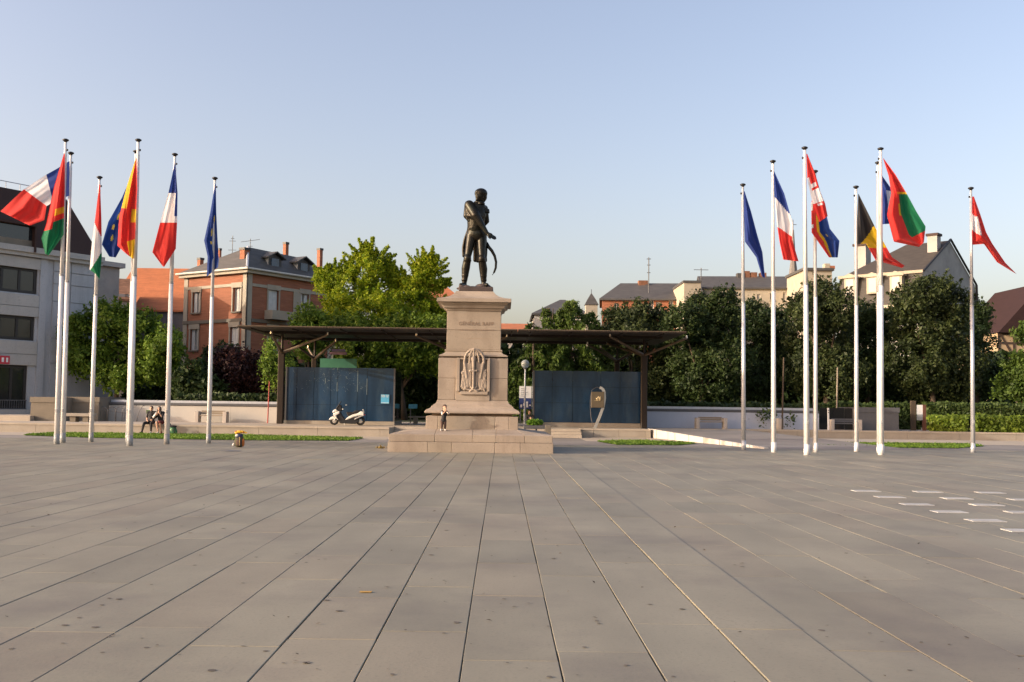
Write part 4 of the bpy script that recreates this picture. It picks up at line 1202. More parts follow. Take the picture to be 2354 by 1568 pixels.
# ------------------------------------------------------------------ pavilion: canopy and blue kiosks
def pavilion():
    Y0, Y1 = 52.0, 63.0
    t = thing('canopy', 'long flat brown steel canopy on branching columns behind the statue', 'canopy', (-2, 57, TZ))
    xs = [at(545, 752, Y0).x, at(751, 755, Y0).x, at(957, 757, Y0).x, at(1190, 760, Y0).x, at(1403, 763, Y0).x, at(1578, 765, Y0).x]
    zf = zat(1000, 758.5, Y0) + .16
    zr_ = zat(1000, 787, Y1)
    for i in range(5):
        a, b = xs[i] + .02, xs[i + 1] - .02
        z0, z1 = zf - .16, zr_ - .1
        MB().hexa([(a, Y0, z0), (b, Y0, z0), (b, Y1, z1 + .1), (a, Y1, z1 + .1), (a, Y0, z0 + .075), (b, Y0, z0 + .075), (b, Y1, z1 + .26), (a, Y1, z1 + .26)]).build('roof_panel', MAT['steel'], t)
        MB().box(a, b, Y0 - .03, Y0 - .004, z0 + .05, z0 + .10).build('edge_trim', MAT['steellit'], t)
        # ribs under the roof
        k = a + .6
        while k < b - .2:
            MB().hexa([(k, Y0 + .3, z0 - .06), (k + .06, Y0 + .3, z0 - .06), (k + .06, Y1 - .2, z1 + .03), (k, Y1 - .2, z1 + .03), (k, Y0 + .3, z0 + .01), (k + .06, Y0 + .3, z0 + .01), (k + .06, Y1 - .2, z1 + .105), (k, Y1 - .2, z1 + .105)]).build('rib', MAT['steel'], t)
            k += 2.1
    zu = lambda y: (zf - .16) + (zr_ - zf + .16) * (y - Y0) / (Y1 - Y0)
    for z, y in ((zu(54.6) - .02, 54.6), (zu(60.2) - .02, 60.2)):
        MB().box(xs[0] + .8, xs[5] - .8, y, y + .16, z - .12, z + .03).build('beam', MAT['steel'], t)
    cols = [(648, 57.0, 806, [(623, 767, 53.4), (753, 770, 54.0), (700, 782, 60.3)], .17), (723, 62.0, 820, [(684, 806, 60.5), (772, 785, 58.0), (708, 800, 62.5)], .15),
            (1480, 57.0, 812, [(1395, 790, 60), (1578, 770, 54.0), (1402, 768, 53.4)], .17), (1418, 62.0, 826, [(1380, 800, 60.5), (1470, 800, 60), (1350, 792, 57.5)], .15),
            (1062, 58.0, 812, [(957, 772, 53.4), (1010, 788, 59.5), (1165, 775, 53.4)], .17)]
    for px, Y, yn, br, r in cols:
        n = at(px, yn, Y)
        b = V((n.x, Y, TZ))
        MB().box(n.x - r, n.x + r, Y - r, Y + r, TZ - .01, n.z).build('column', MAT['steel'], t, bevel=.03)
        for (bx, by, bY) in br:
            q = at(bx, by, bY)
            q.z = min(max(q.z, zu(bY) - .5), zu(bY) - .12)
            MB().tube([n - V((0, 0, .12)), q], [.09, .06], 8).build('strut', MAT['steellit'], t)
            MB().tube([q, q + V((0, 0, .14))], .05, 6).build('bracket', MAT['silver'], t)
        MB().tube([n, V((n.x, Y, zu(Y)))], .07, 8).build('king_post', MAT['steel'], t)
pavilion()
def kiosk(label, px0, px1, Y, ytop, dep, cuts, rows):
    a, b = at(px0, 970, Y), at(px1, 970, Y)
    zt = zat((px0 + px1) / 2, ytop, Y)
    zb = zat((px0 + px1) / 2, 967.5 if px0 < 1000 else 972, Y)
    t = thing('glass_kiosk', label, 'kiosk', (a.x, Y, TZ))
    MB().box(a.x - .06, b.x + .06, Y - .10, Y + dep + .1, TZ - .01, zb - .004).build('plinth', MAT['terrace'], t)
    for i in range(len(cuts) - 1):
        x0 = a.x + (b.x - a.x) * cuts[i]; x1 = a.x + (b.x - a.x) * cuts[i + 1]
        for f0, f1 in zip(rows[:-1], rows[1:]):
            MB().box(x0 + .010, x1 - .010, Y + random.uniform(0, .006), Y + .04, zb + (zt - zb) * f0 + .006, zb + (zt - zb) * f1 - .006).build('glass_panel', MAT['bglass'], t)
    for k in range(3):
        y0 = Y + .05 + (dep - .05) * k / 3; y1 = Y + .05 + (dep - .05) * (k + 1) / 3
        MB().box(b.x - .04, b.x - .002, y0 + .008, y1 - .008, zb, zt).build('side_panel', MAT['dglass'], t)
        MB().box(a.x + .002, a.x + .04, y0 + .008, y1 - .008, zb, zt).build('side_panel', MAT['bglass'], t)
    MB().box(a.x + .05, b.x - .05, Y + dep - .04, Y + dep, zb, zt).build('back_panel', MAT['dglass'], t)
    MB().box(a.x + .045, b.x - .045, Y + .045, Y + dep - .045, zt - .5, zt - .45).build('ceiling', MAT['dframe'], t)
    MB().box(a.x + .06, b.x - .06, Y + .045, Y + dep - .05, zb, zb + .02).build('floor', MAT['dframe'], t)
    for (x, w) in ((0, .05), (1, .05)):
        xx = a.x + (b.x - a.x) * x
        MB().box(xx - .03 + (.0 if x else -.03), xx + .03 + (.03 if x else 0), Y - .03, Y + .0 - .002, zb, zt).build('corner_profile', MAT['darkrail'], t)
    return t, a, b, zb, zt
k1, a1, b1, zb1, zt1 = kiosk('scratched blue glass kiosk behind the scooter, left under the canopy', 656, 904, 57.4, 845, 4.2, [0, .095, .255, .41, .475, .66, .75, 1], [0, .30, 1])
k2, a2, b2, zb2, zt2 = kiosk('clean blue glass kiosk behind the curved stele, right under the canopy', 1226, 1474, 57.6, 853, 4.2, [0, .17, .36, .62, .80, 1], [0, .38, .69, 1])
# scratches / scraped film on the left kiosk
r = random.Random(5)
mb = MB()
for i in range(120):
    cx = a1.x + (b1.x - a1.x) * r.choice([r.uniform(.28, .72), r.uniform(.05, .75)]); cz = zb1 + (zt1 - zb1) * r.uniform(.55, .98)
    ang = r.uniform(-1.2, 1.2); l = r.choice([.012, .02, .03, .07]); w = r.uniform(.004, .011)
    dx, dz = math.cos(ang) * l, math.sin(ang) * l
    mb.hexa([(cx - dx - w, 57.392, cz - dz), (cx + dx - w, 57.392, cz + dz), (cx + dx, 57.3985, cz + dz), (cx - dx, 57.3985, cz - dz), (cx - dx, 57.392, cz - dz + w), (cx + dx, 57.392, cz + dz + w), (cx + dx, 57.3985, cz + dz + w), (cx - dx, 57.3985, cz - dz + w)])
for (fx, f0, f1) in ((.47, .55, .72), (.66, .55, .93), (.747, .5, .8), (.47, .95, 1.), (.36, .7, .8)):
    cx = a1.x + (b1.x - a1.x) * fx
    mb.box(cx - .012, cx + .012, 57.391, 57.3985, zb1 + (zt1 - zb1) * f0, zb1 + (zt1 - zb1) * f1)
sc = mb.build('scratches', plain('scraped_film', (.22, .29, .32), .8), k1); sc['kind'] = 'stuff'
# a door inside the right kiosk, seen as a paler leaf
p0, p1 = at(1456 - 170 + 20, 930, 57.6), at(1340, 930, 57.6)
d0, d1 = at(1493 - 5, 0, 57.6), at(1524, 0, 57.6)
MB().box(at(1408, 900, 57.59).x, at(1436, 900, 57.59).x, 57.575, 57.597, zb2 + .02, zat(1420, 930, 57.6)).build('door_leaf', MAT['mauve' if False else 'bglass'], k2)
def notice(label, px0, px1, y0, y1, Y, strokes=True, name='notice', parent_mat='blue_board'):
    a, b = at(px0, y1, Y), at(px1, y0, Y)
    t = thing(name, label, 'notice', (a.x, Y, a.z))
    MB().box(a.x, b.x, Y - .02, Y - .003, a.z, b.z).build('sheet', MAT[parent_mat], t)
    if strokes:
        mb = MB(); h = b.z - a.z; w = b.x - a.x
        r = random.Random(px0)
        for k in range(9):
            x = a.x + w * (.06 + k * .10)
            if k == 5: continue
            mb.box(x, x + w * .03, Y - .026, Y - .0205, a.z + h * .68, a.z + h * .95)
            z = a.z + h * r.choice([.70, .80, .90])
            mb.box(x + w * .032, x + w * .075, Y - .026, Y - .0205, z, z + h * .05)
        mb.build('lettering', MAT['white'], t)
        MB().box(a.x + w * .04, b.x - w * .04, Y - .025, Y - .0205, a.z + h * .05, a.z + h * .09).build('lettering', MAT['white'], t)
    return t
notice('light blue notice with white heading stuck on the left kiosk glass', 875, 894.5, 907, 927.5, 57.38)
notice('plain light blue board standing in the dark between kiosk and pedestal', 939, 959, 929, 939, 63.5, False, 'blue_board')
g = [at(938, 970, 63.6), at(960, 970, 63.6)]
MB().box(g[0].x + .1, g[0].x + .16, 63.55, 63.6, TZ, zat(940, 939, 63.6)).build('post', MAT['darkrail'], bpy.data.objects['blue_board'])
# green sign and violet information display behind the left kiosk
a, b = at(735, 847, 63.2), at(820, 825, 63.2)
t = thing('green_sign', 'wide green glass sign standing behind the scratched kiosk', 'sign', (a.x, 63.2, TZ))
MB().box(a.x, b.x, 63.2, 63.25, zt1 - .6, b.z).build('sign_panel', MAT['green_board'], t)
MB().box(a.x + .3, a.x + .38, 63.26, 63.34, TZ, b.z - .1).build('post', MAT['darkrail'], t)
MB().box(b.x - .38, b.x - .30, 63.26, 63.34, TZ, b.z - .1).build('post', MAT['darkrail'], t)
a, b = at(762, 808, 63), at(793, 803, 63)
t = thing('information_display', 'small violet and pink two line display hanging under the canopy', 'sign', (a.x, 63, a.z))
MB().box(a.x, b.x, 63, 63.1, a.z, b.z).build('upper_strip', MAT['mauve'], t)
a, b = at(757, 815, 63), at(796, 809.5, 63)
MB().box(a.x, b.x, 63, 63.1, a.z, b.z).build('lower_strip', plain('pink_strip', (.32, .22, .34), .5), t)
MB().box(a.x + .8, a.x + .84, 63.03, 63.07, b.z + .2, zat(775, 792, 63)).build('hanger', MAT['dframe'], t)

# curved stele with plaque
def stele():
    Y = 54.9
    base = at(1374, 985, Y); base.z = TZ
    t = thing('curved_stele', 'curved steel hoop stele carrying a square bronze plaque', 'stele', base)
    pts_r = [(1366, 986), (1377, 960), (1386, 935), (1389, 915), (1388, 900), (1384, 893), (1378, 891)]
    pts_l = [(1364, 986), (1358, 960), (1356, 935), (1357, 910), (1360, 897), (1367, 892)]
    s = IF / Y
    mb = MB()
    P = [at(x, y, Y) for x, y in pts_r]
    for i in range(len(P) - 1):
        a, b = P[i], P[i + 1]
        d = (b - a).normalized(); n = V((-d.z, 0, d.x)) * .07
        wy = V((0, .09, 0))
        mb.hexa([a - n - wy, a + n - wy, a + n + wy, a - n + wy, b - n - wy, b + n - wy, b + n + wy, b - n + wy])
    mb.build('curved_post', MAT['silver'], t)
    mb = MB()
    mb.tube([at(x, y, Y + .12) for x, y in pts_l + [(1372, 890), (1379, 891)]], .011, 6)
    mb.build('thin_hoop', MAT['hoop'], t)
    a, b = at(1358, 937, Y), at(1388, 901, Y)
    MB().box(a.x, b.x, Y - .16, Y - .10, a.z, b.z).build('plaque', MAT['boardbrown'], t, bevel=.01)
    c = at(1375, 916, Y)
    fuse('emblem', [('e', (c.x + .08, Y - .17, c.z), (.06, .03, .12)), ('e', (c.x - .06, Y - .17, c.z - .02), (.09, .03, .07)), ('c', (c.x - .2, Y - .17, c.z - .12), (c.x + .05, Y - .17, c.z - .12), .02, .02), ('e', (c.x, Y - .17, c.z + .08), (.05, .03, .05))], .015, plain('emblem_gold', (.50, .38, .20), .4, .5, .5), t)
stele()

# globe lamp
g = at(1207, 837, 66.0)
t = thing('globe_lamp', 'street lamp with a round glass globe right of the pedestal', 'street lamp', (g.x, 66, TZ))
MB().tube([(g.x, 66, TZ), (g.x, 66, g.z - .27)], [.07, .045], 8).build('post', MAT['polelight'], t)
MB().lathe((g.x, 66, g.z), [(.02, -.28), (.17, -.22), (.26, -.08), (.28, .03), (.22, .18), (.11, .26), (.01, .28)], 18).build('globe', MAT['globe'], t, True)
MB().lathe((g.x, 66, g.z - .33), [(.06, 0), (.13, .05), (.10, .09)], 12).build('collar', MAT['darkrail'], t)
# info board
a, b = at(1193, 915, 67), at(1221, 888, 67)
t = thing('information_board', 'tall white and dark blue information board beside the globe lamp', 'sign', (a.x, 67, TZ))
z2 = zat(1200, 940, 67)
MB().box(a.x, b.x, 67, 67.06, a.z, b.z).build('white_panel', MAT['white'], t)
MB().box(a.x, b.x, 67, 67.06, z2, a.z - .004).build('blue_panel', MAT['navy'], t)
mb = MB()
for k in range(4): mb.box(a.x + .08 + k * .19, a.x + .2 + k * .19, 66.985, 66.998, z2 + .1 + .1 * (k % 2), z2 + .28 + .1 * (k % 3))
mb.build('photo_strip', MAT['white'], t)
mb = MB()
for k in range(5): mb.box(a.x + .1, a.x + .35 + .1 * (k % 3), 66.985, 66.998, a.z + .12 + k * .12, a.z + .15 + k * .12)
mb.build('print_lines', MAT['polegrey'], t)
MB().box(a.x + .05, a.x + .12, 67.065, 67.12, TZ, b.z - .1).box(b.x - .12, b.x - .05, 67.065, 67.12, TZ, b.z - .1).build('post', MAT['darkrail'], t)

# ------------------------------------------------------------------ pedestal
PX = at(1084, 1000, 36).x + .0
PY = 37.7
def tones(o, t=None):
    b = random.uniform(.92, 1.06) if t is None else t
    tone_attr(o.data, [(b * random.uniform(.99, 1.01), b, b * random.uniform(.98, 1.01))] * len(o.data.polygons))
    return o
def stoneblock(mb, name, parent, bevel=.012):
    return tones(mb.build(name, MAT['sand'], parent, bevel=bevel))
def pedestal():
    cx, cy = PX, PY
    t = thing('stone_pedestal', 'stepped pinkish sandstone pedestal with carved coat of arms and inscription', 'pedestal', (cx, cy, 0))
    # bottom tiers: rings of blocks
    def ring(h, z0, z1, inner, n, cutsf, zin=None):
        zin = z1 if zin is None else zin
        for side in range(4):
            a = math.pi / 2 * side
            ca, sa = math.cos(a), math.sin(a)
            T = lambda x, y, z: (cx + x * ca - y * sa, cy + x * sa + y * ca, z)
            c = cutsf if side == 0 else [i / n for i in range(n + 1)]
            for i in range(len(c) - 1):
                x0, x1 = -h + 2 * h * c[i], -h + 2 * h * c[i + 1]
                if i == 0: x0i = -inner
                else: x0i = x0 * 1.0
                k0 = max(-inner, min(inner, x0)); k1 = max(-inner, min(inner, x1))
                g = .003
                mb = MB().hexa([T(x0 + g, -h, z0), T(x1 - g, -h, z0), T(k1 - g, -inner, z0), T(k0 + g, -inner, z0), T(x0 + g, -h, z1 - .003), T(x1 - g, -h, z1 - .003), T(k1 - g, -inner, zin), T(k0 + g, -inner, zin)])
                stoneblock(mb, 'step_block', t)
    H1 = 2.81
    ring(H1, -.02, .345, 1.58, 5, [0, .24, .385, .645, .80, 1])
    ring(H1 - .03, .349, .605, 1.52, 4, [0, .28, .51, .655, .83, 1], .78)
    h0 = 1.62
    # plinth blocks
    zp0, zp1 = .66, 1.235
    def course(h, z0, z1, cutsf, inner=None, nm='stone_block'):
        inner = inner or h - .45
        for side in range(4):
            a = math.pi / 2 * side
            ca, sa = math.cos(a), math.sin(a)
            T = lambda x, y, z: (cx + x * ca - y * sa, cy + x * sa + y * ca, z)
            c = cutsf if side in (0, 2) else [.0, .5, 1.]
            for i in range(len(c) - 1):
                x0, x1 = -h + 2 * h * c[i], -h + 2 * h * c[i + 1]
                k0 = -inner if i == 0 else max(-inner, min(inner, x0)); k1 = inner if i == len(c) - 2 else max(-inner, min(inner, x1))
                g = .0025
                mb = MB().hexa([T(x0 + g, -h, z0), T(x1 - g, -h, z0), T(k1 - g, -inner, z0), T(k0 + g, -inner, z0), T(x0 + g, -h, z1 - .003), T(x1 - g, -h, z1 - .003), T(k1 - g, -inner, z1 - .003), T(k0 + g, -inner, z1 - .003)])
                stoneblock(mb, nm, t)
    course(h0, zp0, zp1 - .015, [0, .13, .75, .90, 1])
    MB().square(cx, cy, [(h0 - .20, zp1 - .02), (h0 - .20, zp1 + .075)]).build('shadow_joint', MAT['sandcut'], t)  # recess in darker stone, its shadow line put into the colour
    # base moulding with torus and cyma, in three lengths
    prof = [(1.60, zp1 + .073), (1.665, zp1 + .079), (1.675, 1.35), (1.65, 1.41), (1.58, 1.455), (1.50, 1.49), (1.455, 1.53), (1.44, 1.575), (1.395, 1.58), (1.39, 1.615), (1.33, 1.645), (1.28, 1.70), (1.25, 1.785)]
    tones(MB().square(cx, cy, prof).build('base_moulding', MAT['sand'], t, bevel=.008))
    # dado
    hd = 1.24
    course(hd, 1.79, 2.56, [0, .245, .755, 1])
    course(hd, 2.562, 3.285, [0, .27, .73, 1])
    MB().square(cx, cy, [(hd - .20, 3.27), (hd - .20, 3.342)]).build('shadow_joint', MAT['sandcut'], t)  # second recess, shade again painted by the darker stone
    tones(MB().square(cx, cy, [(1.17, 3.338), (1.225, 3.34), (1.225, 3.375), (1.19, 3.40), (1.08, 3.44), (1.02, 3.49), (1.0, 3.53), (1.03, 3.545), (1.03, 3.60)]).build('cap_moulding', MAT['sand'], t, bevel=.006))
    hs = .975
    course(hs, 3.602, 4.30, [0, 1], .4)
    course(hs, 4.302, 4.985, [0, 1], .4)
    prof = [(.965, 4.987), (.99, 5.02), (1.00, 5.06), (1.09, 5.10), (1.10, 5.15), (1.13, 5.19), (1.21, 5.235), (1.215, 5.285), (1.33, 5.29), (1.325, 5.42), (1.30, 5.425), (1.10, 5.46), (.90, 5.53), (.76, 5.63), (.69, 5.72), (.66, 5.745)]
    tones(MB().square(cx, cy, prof).build('cornice', MAT['sand'], t, bevel=.005), 1.0)
    # carved coat of arms
    fy = cy - hd
    zb, zt = zat(1092, 906, fy), zat(1092, 823, fy)
    o = MB().box(cx - .50 + .06, cx + .53, fy - .10, fy - .0, zb - .02, zb + .09).box(cx - .58, cx - .47, fy - .10, fy, zb + .09, zt).box(cx + .50, cx + .60, fy - .10, fy, zb + .09, zt)
    o.box(cx - .47, cx - .28, fy - .10, fy, zt - .06, zt).box(cx + .33, cx + .50, fy - .10, fy, zt - .06, zt)
    pa = tones(o.build('relief_frame', MAT['sand'], t, bevel=.008))
    tones(MB().box(cx - .60, cx + .60, fy - .035, fy - .001, zb - .24, zb - .035).build('relief_sill', MAT['sand'], t, bevel=.006))
    pr = []
    zc = zat(1092, 832, fy)      # springing of the dome
    zd = zat(1092, 803, fy - .1)
    mid = cx + .03
    for sx, w in ((-.34, .045), (-.16, .04), (.0, .035), (.18, .04), (.36, .05)):
        pts = [V((mid + sx * math.sin(k * math.pi / 2), fy - .08 - .10 * math.cos(k * math.pi / 2) * (1 - abs(sx)), zc + (zd - zc) * math.cos(k * math.pi / 2))) for k in (0.02, .25, .5, .75, 1)]
        pts[-1].z -= .03
        for i in range(4): pr.append(('c', pts[i], pts[i + 1], w, w))
    zm = (zb + zc) / 2
    # mantle folds both sides, sword, crossed forms at the foot
    rr = random.Random(3)
    for s in (-1, 1):
        for k in range(6):
            x0 = mid + s * (.10 + .045 * k); x1 = mid + s * (.10 + .062 * k + .03)
            pr.append(('c', (x0, fy - .07, zc - .02 - .02 * k), (x1 + s * rr.uniform(-.02, .03), fy - .05, zb + .16 + .05 * abs(k - 3)), .035, .05))
        for k in range(5):
            pr.append(('e', (mid + s * (.28 + .03 * k), fy - .05, zb + .22 + k * .13), (.06, .06, .075), (0, s * .5, 0)))
        pr.append(('c', (mid + s * .33, fy - .07, zc - .05), (mid + s * .24, fy - .08, zm), .06, .04))
        pr.append(('c', (mid + s * .02, fy - .06, zb + .12), (mid + s * .30, fy - .06, zb + .17), .045, .03))
    pr.append(('c', (mid - .01, fy - .12, zc + .05), (mid - .01, fy - .11, zb + .22), .055, .035))
    pr.append(('c', (mid - .12, fy - .12, zm + .25), (mid + .10, fy - .12, zm + .25), .04, .04))
    pr.append(('e', (mid - .02, fy - .10, zc + .10), (.09, .07, .12)))
    pr.append(('c', (mid - .12, fy - .08, zb + .10), (mid + .10, fy - .08, zb + .25), .04, .035))
    pr.append(('c', (mid + .12, fy - .08, zb + .10), (mid - .10, fy - .08, zb + .25), .04, .035))
    pr.append(('e', (mid, fy - .02, zm), (.44, .05, .46)))
    for k in range(14):
        s_ = rr.choice((-1, 1)); zz_ = zb + .15 + rr.random() * (zc - zb - .25)
        pr.append(('c', (mid + s_ * rr.uniform(.30, .44), fy - .06, zz_), (mid + s_ * rr.uniform(.22, .42), fy - .06, zz_ - rr.uniform(.12, .28)), rr.uniform(.03, .05), rr.uniform(.025, .045)))
    tones(fuse('coat_of_arms', pr, .012, MAT['sand'], t, 1))
    # inscription
    def text(body, size, z, depth, xoff=.08):
        cu = bpy.data.curves.new('inscription', 'FONT'); cu.body = body; cu.size = size; cu.extrude = .006; cu.align_x = 'CENTER'
        ob = bpy.data.objects.new('tmp', cu); COL.objects.link(ob)
        dg = bpy.context.evaluated_depsgraph_get(); dg.update()
        me = bpy.data.meshes.new_from_object(ob.evaluated_get(dg))
        bpy.data.objects.remove(ob)
        me.transform(Matrix.Translation((cx + xoff, cy - hs - .003, z)) @ Matrix.Rotation(math.pi / 2, 4, 'X'))
        return link('inscription', me, MAT['sandcut'], t)
    text('GÉNÉRAL RAPP', .185, zat(1095, 747, fy), .01)
    mb = MB(); rr = random.Random(8); x = cx - .55
    zz = zat(1095, 757, fy)
    while x < cx + .75:
        w = rr.uniform(.02, .05)
        mb.box(x, x + .014, cy - hs - .007, cy - hs - .001, zz - .035, zz + .02)
        if rr.random() < .6: mb.box(x, x + w, cy - hs - .006, cy - hs - .001, zz - .01, zz + .003)
        x += w + .025
    mb.box(cx - .25, cx + .7, cy - hs - .005, cy - hs - .001, zz - .325, zz - .315)
    mb.build('worn_inscription', stuffmat('worn_letter', (.31, .225, .16), .9, .2, 6), t)
    return t
pedestal()

# ------------------------------------------------------------------ bronze statue
def hand_prims(w, d, side, s, curl=.35, up=V((0, 0, 1))):
    """palm, four unequal fingers and a thumb; w wrist, d direction, side = vector across the palm"""
    w, d = V(w), V(d).normalized()
    side = (V(side) - d * V(side).dot(d)).normalized()
    nn = d.cross(side)
    pr = [('c', w, w + d * .045 * s, .026 * s, .034 * s), ('e', w + d * .055 * s, (.036 * s, .036 * s, .036 * s))]
    k = w + d * .085 * s
    for i, (o, l) in enumerate(((-.030, .060), (-.010, .072), (.010, .068), (.030, .050))):
        a = k + side * o * s
        b = a + (d * (1 - .1) + side * o * 1.5) * l * .55 * s
        c = b + (d * (1 - curl) + nn * curl + side * o) * l * .5 * s
        pr += [('c', w + d * .05 * s + side * o * .7 * s, a, .016 * s, .0115 * s), ('c', a, b, .0115 * s, .010 * s), ('c', b, c, .010 * s, .008 * s)]
    a = w + d * .03 * s - side * .03 * s
    b = a - side * .03 * s + d * .025 * s
    pr += [('c', a, b, .015 * s, .012 * s), ('c', b, b + d * .032 * s - side * .006 * s, .012 * s, .009 * s)]
    return pr
def statue():
    cx, cy = at(1092, 657, PY).x, PY
    z0 = 5.745
    t = thing('bronze_statue', 'dark bronze statue of a standing officer in tailcoat and riding boots on the pedestal', 'statue', (cx, cy, z0))
    O = V((cx, cy, 0))
    bx0, bx1 = at(1054, 665, PY - .6).x, at(1133, 665, PY - .6).x
    zt = zat(1092, 657.5, PY - .55)
    fz = zt + .0
    sc = (zat(1108, 434, PY) - fz) / 3.54
    q = lambda x, y, z: V((cx + x * sc, cy + y * sc, fz + z * sc))
    MB().box(bx0, bx1, cy - .6, cy + .6, z0, zt - .03).build('base_plate', MAT['bronzebase'], t, bevel=.02)
    r = random.Random(2)
    pr = [('e', q(-.1, 0, -.04), (.58 * sc, .55 * sc, .07 * sc))]
    for k in range(9): pr.append(('e', q(r.uniform(-.5, .45), r.uniform(-.4, .4), .0), (r.uniform(.08, .16), r.uniform(.08, .16), .05)))
    pr.append(('e', q(.28, .0, .06), (.28, .3, .09))); pr.append(('e', q(.5, -.1, .0), (.15, .1, .05)))
    fuse('rocky_ground', pr, .03, MAT['bronzebase'], t, 2)
    C = lambda a, b, r0, r1: ('c', a, b, r0 * sc, r1 * sc)
    E = lambda c, R, e=(0, 0, 0): ('e', c, tuple(x * sc for x in R), e)
    B = []
    # legs (right leg is on the viewer's left)
    for hip, kn, ca, an, toe, in (((-.15, .0, 1.86), (-.285, -.10, 1.02), (-.345, -.02, .68), (-.385, 0, .17), (-.50, -.30, .06)), ((.20, .02, 1.82), (.225, -.16, 1.00), (.275, -.06, .66), (.30, -.02, .17), (.42, -.34, .07))):
        hip, kn, ca, an, toe = [q(*p) for p in (hip, kn, ca, an, toe)]
        B += [C(hip, kn.lerp(hip, .55), .195, .158), C(kn.lerp(hip, .55), kn, .158, .11), E(kn + V((0, -.03, 0)), (.135, .15, .15)), C(kn, ca, .135, .15), C(ca, an.lerp(ca, .25), .15, .105), C(an.lerp(ca, .25), an, .105, .085), C(an, an + V((0, 0, -.10 * sc)), .085, .095), C(an + V((0, .03, -.09 * sc)), toe, .095, .065)]
        # boot tops and creases
        B += [E(kn + V((0, -.01, -.08)), (.148, .158, .05)), E(an.lerp(ca, .5), (.13, .13, .05)), E(an + V((0, 0, .1)), (.115, .12, .045))]
    # pelvis, waist, chest
    B += [E(q(.03, .0, 1.90), (.36, .25, .26)), E(q(0, 0, 2.08), (.33, .24, .22)), C(q(-.02, 0, 2.15), q(.0, .0, 2.55), .29, .34), E(q(.03, -.02, 2.62), (.33, .27, .36)), E(q(.02, 0, 2.86), (.33, .22, .20))]
    B += [C(q(.03, .02, 2.9), q(.11, -.02, 3.12), .17, .125), E(q(.07, .02, 2.99), (.20, .19, .10))]
    # head turned to the viewer's left, hair
    B += [E(q(.135, -.03, 3.28), (.165, .19, .225)), E(q(.07, -.10, 3.22), (.11, .12, .17)), E(q(-.015, -.155, 3.235), (.035, .04, .05)), E(q(-.0, -.17, 3.20), (.03, .035, .028)), E(q(.02, -.15, 3.11), (.06, .06, .05)), E(q(.03, -.165, 3.155), (.045, .035, .018)), E(q(.035, -.16, 3.29), (.085, .05, .028)), E(q(.22, -.08, 3.23), (.03, .05, .06))]
    B += [E(q(.155, .0, 3.37), (.235, .235, .185)), E(q(.06, -.09, 3.40), (.12, .12, .10)), E(q(.26, .03, 3.26), (.115, .16, .17)), E(q(.19, .09, 3.16), (.13, .12, .14)), E(q(-.01, -.12, 3.36), (.05, .07, .06)), E(q(.12, -.14, 3.40), (.10, .07, .07))]
    # right arm: crosses the body, hand pointing down
    sh, el, wr = q(-.25, -.10, 2.92), q(-.02, -.34, 2.52), q(.40, -.40, 1.87)
    B += [C(sh, el, .18, .165), C(el, el.lerp(wr, .5), .165, .115), C(el.lerp(wr, .5), wr, .115, .07), E(q(-.27, -.1, 2.72), (.14, .17, .24)), E(q(-.24, -.16, 2.54), (.13, .15, .15))]
    B += hand_prims(wr, V((.22, .0, -.13)), V((.3, .6, .5)), 2.45 * sc, .1) + [('c', wr, wr + V((.16, 0, -.095)) * sc, .07 * sc, .055 * sc)]
    for k in range(4):
        p = q(-.26, -.2, 2.8).lerp(q(-.16, -.28, 2.45), k / 3); B.append(E(p, (.12, .09, .03), (0, .7, 0)))
    # left arm: elbow out, hand behind the back
    sl, ell, wl = q(.28, .08, 2.84), q(.36, .22, 2.42), q(.12, .34, 2.15)
    B += [C(sl, ell, .135, .105), C(ell, wl, .10, .075)] + hand_prims(wl, V((-.2, .02, -.05)), V((0, 0, 1)), 1.9 * sc, .3)
    fuse('figure', B, .022, MAT['bronze'], t, 2)
    # pelisse sleeve hanging from the shoulder
    fuse('hanging_sleeve', [C(q(-.30, -.02, 2.92), q(-.34, -.08, 2.55), .13, .12), C(q(-.34, -.08, 2.55), q(-.22, -.16, 2.36), .12, .07), C(q(-.2, -.2, 2.7), q(-.1, -.26, 2.42), .07, .06), E(q(-.28, -.14, 2.46), (.09, .08, .12))], .02, MAT['bronze'], t, 2)
    # epaulettes
    for (x, z, y) in ((-.24, 3.03, -.06), (.30, 2.80, .04)):
        p = [E(q(x, y, z), (.13, .15, .055))]
        for k in range(9):
            a = math.pi * (k / 8) + math.pi / 2 * (1 if x < 0 else -1) * 1
            d = V((math.cos(a) * .14, math.sin(a) * .14, 0)) * sc
            p.append(C(q(x, y, z - .0) + d, q(x, y, z - .12) + d * 1.12, .024, .02))
        fuse('epaulette', p, .016, MAT['bronze'], t, 1)
    # collar, lapels, sash
    fuse('collar', [E(q(.09, .0, 3.04), (.20, .19, .07)), E(q(.17, -.08, 2.98), (.14, .14, .06))], .018, MAT['bronze'], t, 1)
    fuse('sash', [E(q(-.0, 0, 2.22), (.325, .27, .045)), E(q(-.0, 0, 2.29), (.325, .27, .04)), E(q(-.0, 0, 2.155), (.33, .27, .04))], .016, MAT['bronze'], t, 1)
    # coat tails behind, in folds
    p = []
    for (pts_, w) in ((((-.28, .12, 2.08), (-.40, .16, 1.75), (-.455, .18, 1.45), (-.44, .18, 1.15)), .05), (((-.22, .2, 2.1), (-.33, .26, 1.7), (-.38, .28, 1.4), (-.38, .28, 1.12)), .07),
                      (((-.05, .26, 2.0), (-.04, .30, 1.6), (-.03, .32, 1.3), (-.03, .32, 1.02)), .07), (((.05, .26, 2.0), (.06, .30, 1.6), (.07, .32, 1.3), (.07, .32, 1.0)), .07), (((.22, .22, 2.0), (.28, .28, 1.6), (.33, .28, 1.3), (.36, .26, 1.0)), .05)):
